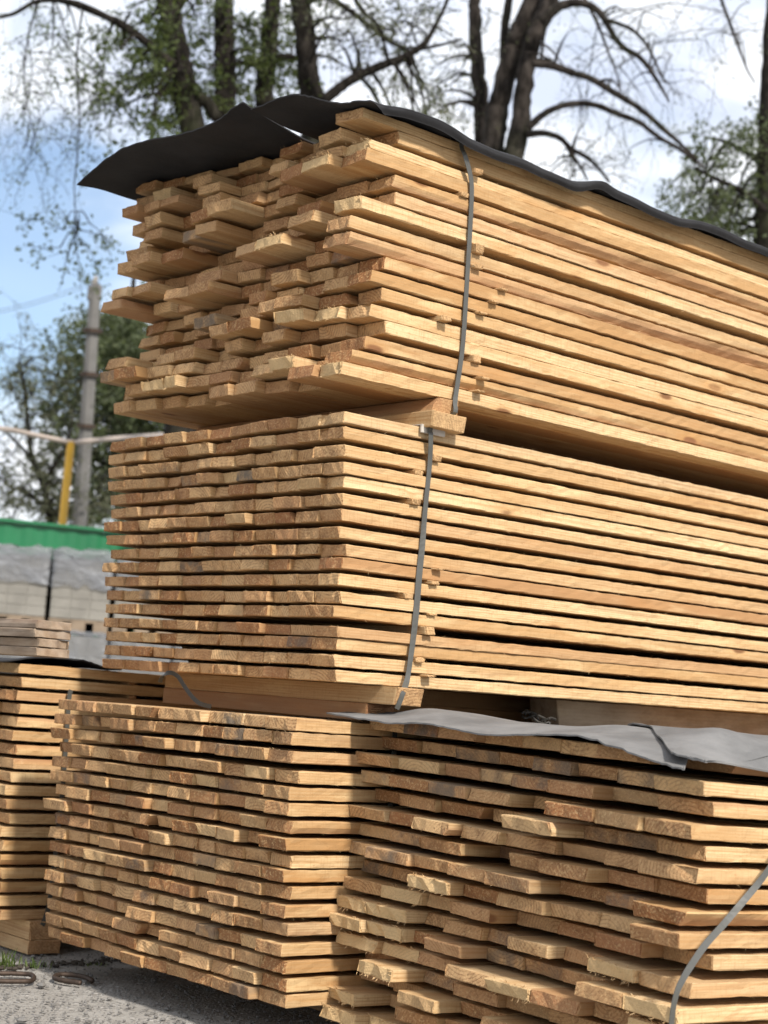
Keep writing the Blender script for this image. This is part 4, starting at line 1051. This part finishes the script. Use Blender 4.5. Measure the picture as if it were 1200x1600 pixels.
t.limb([(1120, -20), (1140, 35), (1155, 75), (1168, 110), (1180, 130)], [5, 5, 4, 3, 2], -.8); t.limb([(985, -40), (1060, -10), (1120, -20)], [8, 6, 5], -.8)
t.cluster(880, 60, 90, 70, 24, 5, .03, .7, .2, 1.2, True, 1, .005); t.cluster(980, 150, 110, 90, 30, 5, .028, .7, .22, 1.2, True, 1, .005); t.cluster(1040, 60, 100, 80, 18, 4, .028, .7, .25, 1.2, True, 1, .005)
t.cluster(880, 250, 50, 40, 12, 8, .035, .5, .1); t.cluster(1150, 30, 60, 70, 10, 5, .03, .7, .3, .8, True, 1, .004)
t.build('birch_tree', 'forked tree with long bare branches arching down to the right', 'bark_light', 'leaf_grey', G1)
t = Tree(18.5, 7); t.limb([(1196, 420), (1197, 330), (1198, 250), (1200, 160), (1204, 60), (1210, -60)], [40, 36, 32, 28, 22, 16]); t.root(1196, 418, 40, 46)
t.limb([(1196, 330), (1160, 300), (1120, 280), (1085, 262)], [12, 10, 7, 4], -.5); t.limb([(1198, 260), (1160, 235), (1130, 220), (1105, 215)], [10, 8, 6, 4], .4)
t.cluster(1130, 290, 70, 80, 42, 22, .055, .55, .06, 1.4); t.cluster(1180, 250, 50, 60, 18, 20, .055, .55, .06, 1.2); t.cluster(1150, 350, 90, 50, 30, 24, .055); t.cluster(1100, 240, 35, 40, 14, 18, .05)
t.build('birch_tree', 'bushy dark green tree at the right edge beyond the felt', 'bark', 'leaf_dark', G1)
t = Tree(24, 8); t.limb([(205, 840), (203, 760), (198, 660), (200, 560), (206, 480), (210, 420)], [22, 20, 18, 14, 10, 5]); t.root(205, 838, 22, 26)
t.limb([(200, 700), (165, 640), (130, 600), (100, 580)], [9, 7, 5, 3], -.4); t.limb([(200, 620), (230, 560), (250, 530)], [8, 6, 4], .3); t.limb([(202, 760), (160, 720), (120, 700)], [9, 6, 4])
t.cluster(195, 515, 40, 40, 40, 30, .075, .7, .05, 1.6, True, 1, .01); t.cluster(190, 570, 80, 60, 92, 34, .075, .7, .05, 2.0, True, 1, .01); t.cluster(170, 660, 90, 70, 96, 32, .075, .7, .05, 2.0, True, 1, .01); t.cluster(180, 760, 100, 60, 66, 30, .075, .7, .05, 2.0, True, 1, .01); t.cluster(240, 650, 60, 120, 40, 30, .075, .7, .05, 1.5)
t.build('broadleaf_tree', 'dense green tree behind the concrete utility pole', 'bark', 'leaf_dark', G1)
t = Tree(22, 9); t.limb([(82, 835), (78, 800), (66, 755), (52, 720), (45, 680), (40, 620), (30, 560)], [13, 12, 10, 9, 8, 6, 3]); t.root(82, 833, 13, 16)
t.limb([(66, 755), (90, 720), (105, 690), (115, 650)], [7, 6, 5, 3]); t.limb([(52, 720), (25, 690), (5, 670)], [6, 5, 3]); t.limb([(78, 800), (40, 770), (10, 760)], [6, 5, 3])
t.cluster(60, 620, 70, 70, 50, 13, .05, .8, .06, 1.5, True, 1, .007); t.cluster(60, 740, 90, 60, 60, 14, .05, .8, .06, 1.5, True, 1, .007); t.cluster(20, 560, 50, 50, 18, 9, .045, .7, .06, 1.0, True, 1, .006); t.cluster(95, 790, 110, 25, 50, 18, .055, .6, .03, 1.5)
t.build('sparse_tree', 'sparse thin leaved tree at the left edge above the green fence', 'bark', 'leaf_grey', G1)

# ------------------------------------------------------------------ light and sky
a_ = A.a / np.linalg.norm(A.a); b_ = A.b / np.linalg.norm(A.b)
SD = R(-7); EL = R(43)
hd = -a_ * math.cos(SD) + b_ * math.sin(SD); hd[2] = 0; hd /= np.linalg.norm(hd)
sv = Vector((hd[0] * math.cos(EL), hd[1] * math.cos(EL), math.sin(EL)))
sl = bpy.data.lights.new('sun', 'SUN'); sl.energy = 3.5; sl.angle = R(6.0); sl.color = (1, .935, .86)
so = bpy.data.objects.new('sun', sl); col.objects.link(so); so.rotation_euler = (-sv).to_track_quat('-Z', 'Y').to_euler(); so.location = sv * 30
w = bpy.data.worlds.new('World'); scene.world = w; w.use_nodes = True
nt = w.node_tree; N_ = nt.nodes; Lk = nt.links; bg = N_['Background']
sky = N_.new('ShaderNodeTexSky'); sky.sky_type = 'NISHITA'; sky.sun_disc = False; sky.sun_elevation = EL; sky.sun_rotation = math.atan2(hd[0], hd[1]); sky.air_density = 1.0; sky.dust_density = .8
tc = N_.new('ShaderNodeTexCoord')
def wn(op, *a):
    n = N_.new('ShaderNodeMath'); n.operation = op
    for i, x in enumerate(a):
        if isinstance(x, (int, float)): n.inputs[i].default_value = x
        else: Lk.new(x, n.inputs[i])
    return n.outputs[0]
def wmap(x, lo, hi, a=0., b=1.):
    n = N_.new('ShaderNodeMapRange'); n.interpolation_type = 'SMOOTHSTEP'; Lk.new(x, n.inputs[0]); n.inputs[1].default_value = lo; n.inputs[2].default_value = hi; n.inputs[3].default_value = a; n.inputs[4].default_value = b
    return n.outputs[0]
mp_ = N_.new('ShaderNodeVectorMath'); mp_.operation = 'MULTIPLY'; Lk.new(tc.outputs['Generated'], mp_.inputs[0]); mp_.inputs[1].default_value = (1, 1, 1.9)
n1 = N_.new('ShaderNodeTexNoise'); Lk.new(mp_.outputs[0], n1.inputs['Vector']); n1.inputs['Scale'].default_value = 5.0; n1.inputs['Detail'].default_value = 7; n1.inputs['Roughness'].default_value = .55; n1.inputs['Distortion'].default_value = .4
n2 = N_.new('ShaderNodeTexNoise'); Lk.new(mp_.outputs[0], n2.inputs['Vector']); n2.inputs['Scale'].default_value = 11.0; n2.inputs['Detail'].default_value = 5
def gap(px, py, r0, r1):
    g = un(px, py, 1.); g /= np.linalg.norm(g)
    d = N_.new('ShaderNodeVectorMath'); d.operation = 'DISTANCE'; Lk.new(tc.outputs['Generated'], d.inputs[0]); d.inputs[1].default_value = tuple(g)
    return wmap(d.outputs['Value'], r0, r1, 1., 0.)
g1 = gap(60, 400, .01, .115); g2 = gap(960, 130, .01, .12)
cov = wn('ADD', n1.outputs[0], .14); cov = wn('SUBTRACT', cov, wn('MULTIPLY', g1, .20)); cov = wn('SUBTRACT', cov, wn('MULTIPLY', g2, .13))
mask = wmap(cov, .40, .70, .10, 1.0)
cc = N_.new('ShaderNodeMix'); cc.data_type = 'RGBA'; Lk.new(wmap(n2.outputs[0], .36, .62), cc.inputs[0]); cc.inputs[6].default_value = (4.7, 5.2, 6.3, 1); cc.inputs[7].default_value = (7.7, 7.85, 8.1, 1)
mx = N_.new('ShaderNodeMix'); mx.data_type = 'RGBA'; Lk.new(mask, mx.inputs[0]); Lk.new(sky.outputs[0], mx.inputs[6]); Lk.new(cc.outputs[2], mx.inputs[7])
Lk.new(mx.outputs[2], bg.inputs[0]); bg.inputs[1].default_value = .105

vs = scene.view_settings; vs.view_transform = 'Standard'; vs.look = 'None'; vs.exposure = 0.74; vs.gamma = 1
scene.cycles.max_bounces = 6; scene.cycles.diffuse_bounces = 4; scene.cycles.transparent_max_bounces = 12
scene.cycles.use_adaptive_sampling = True
scene.cycles.use_denoising = True
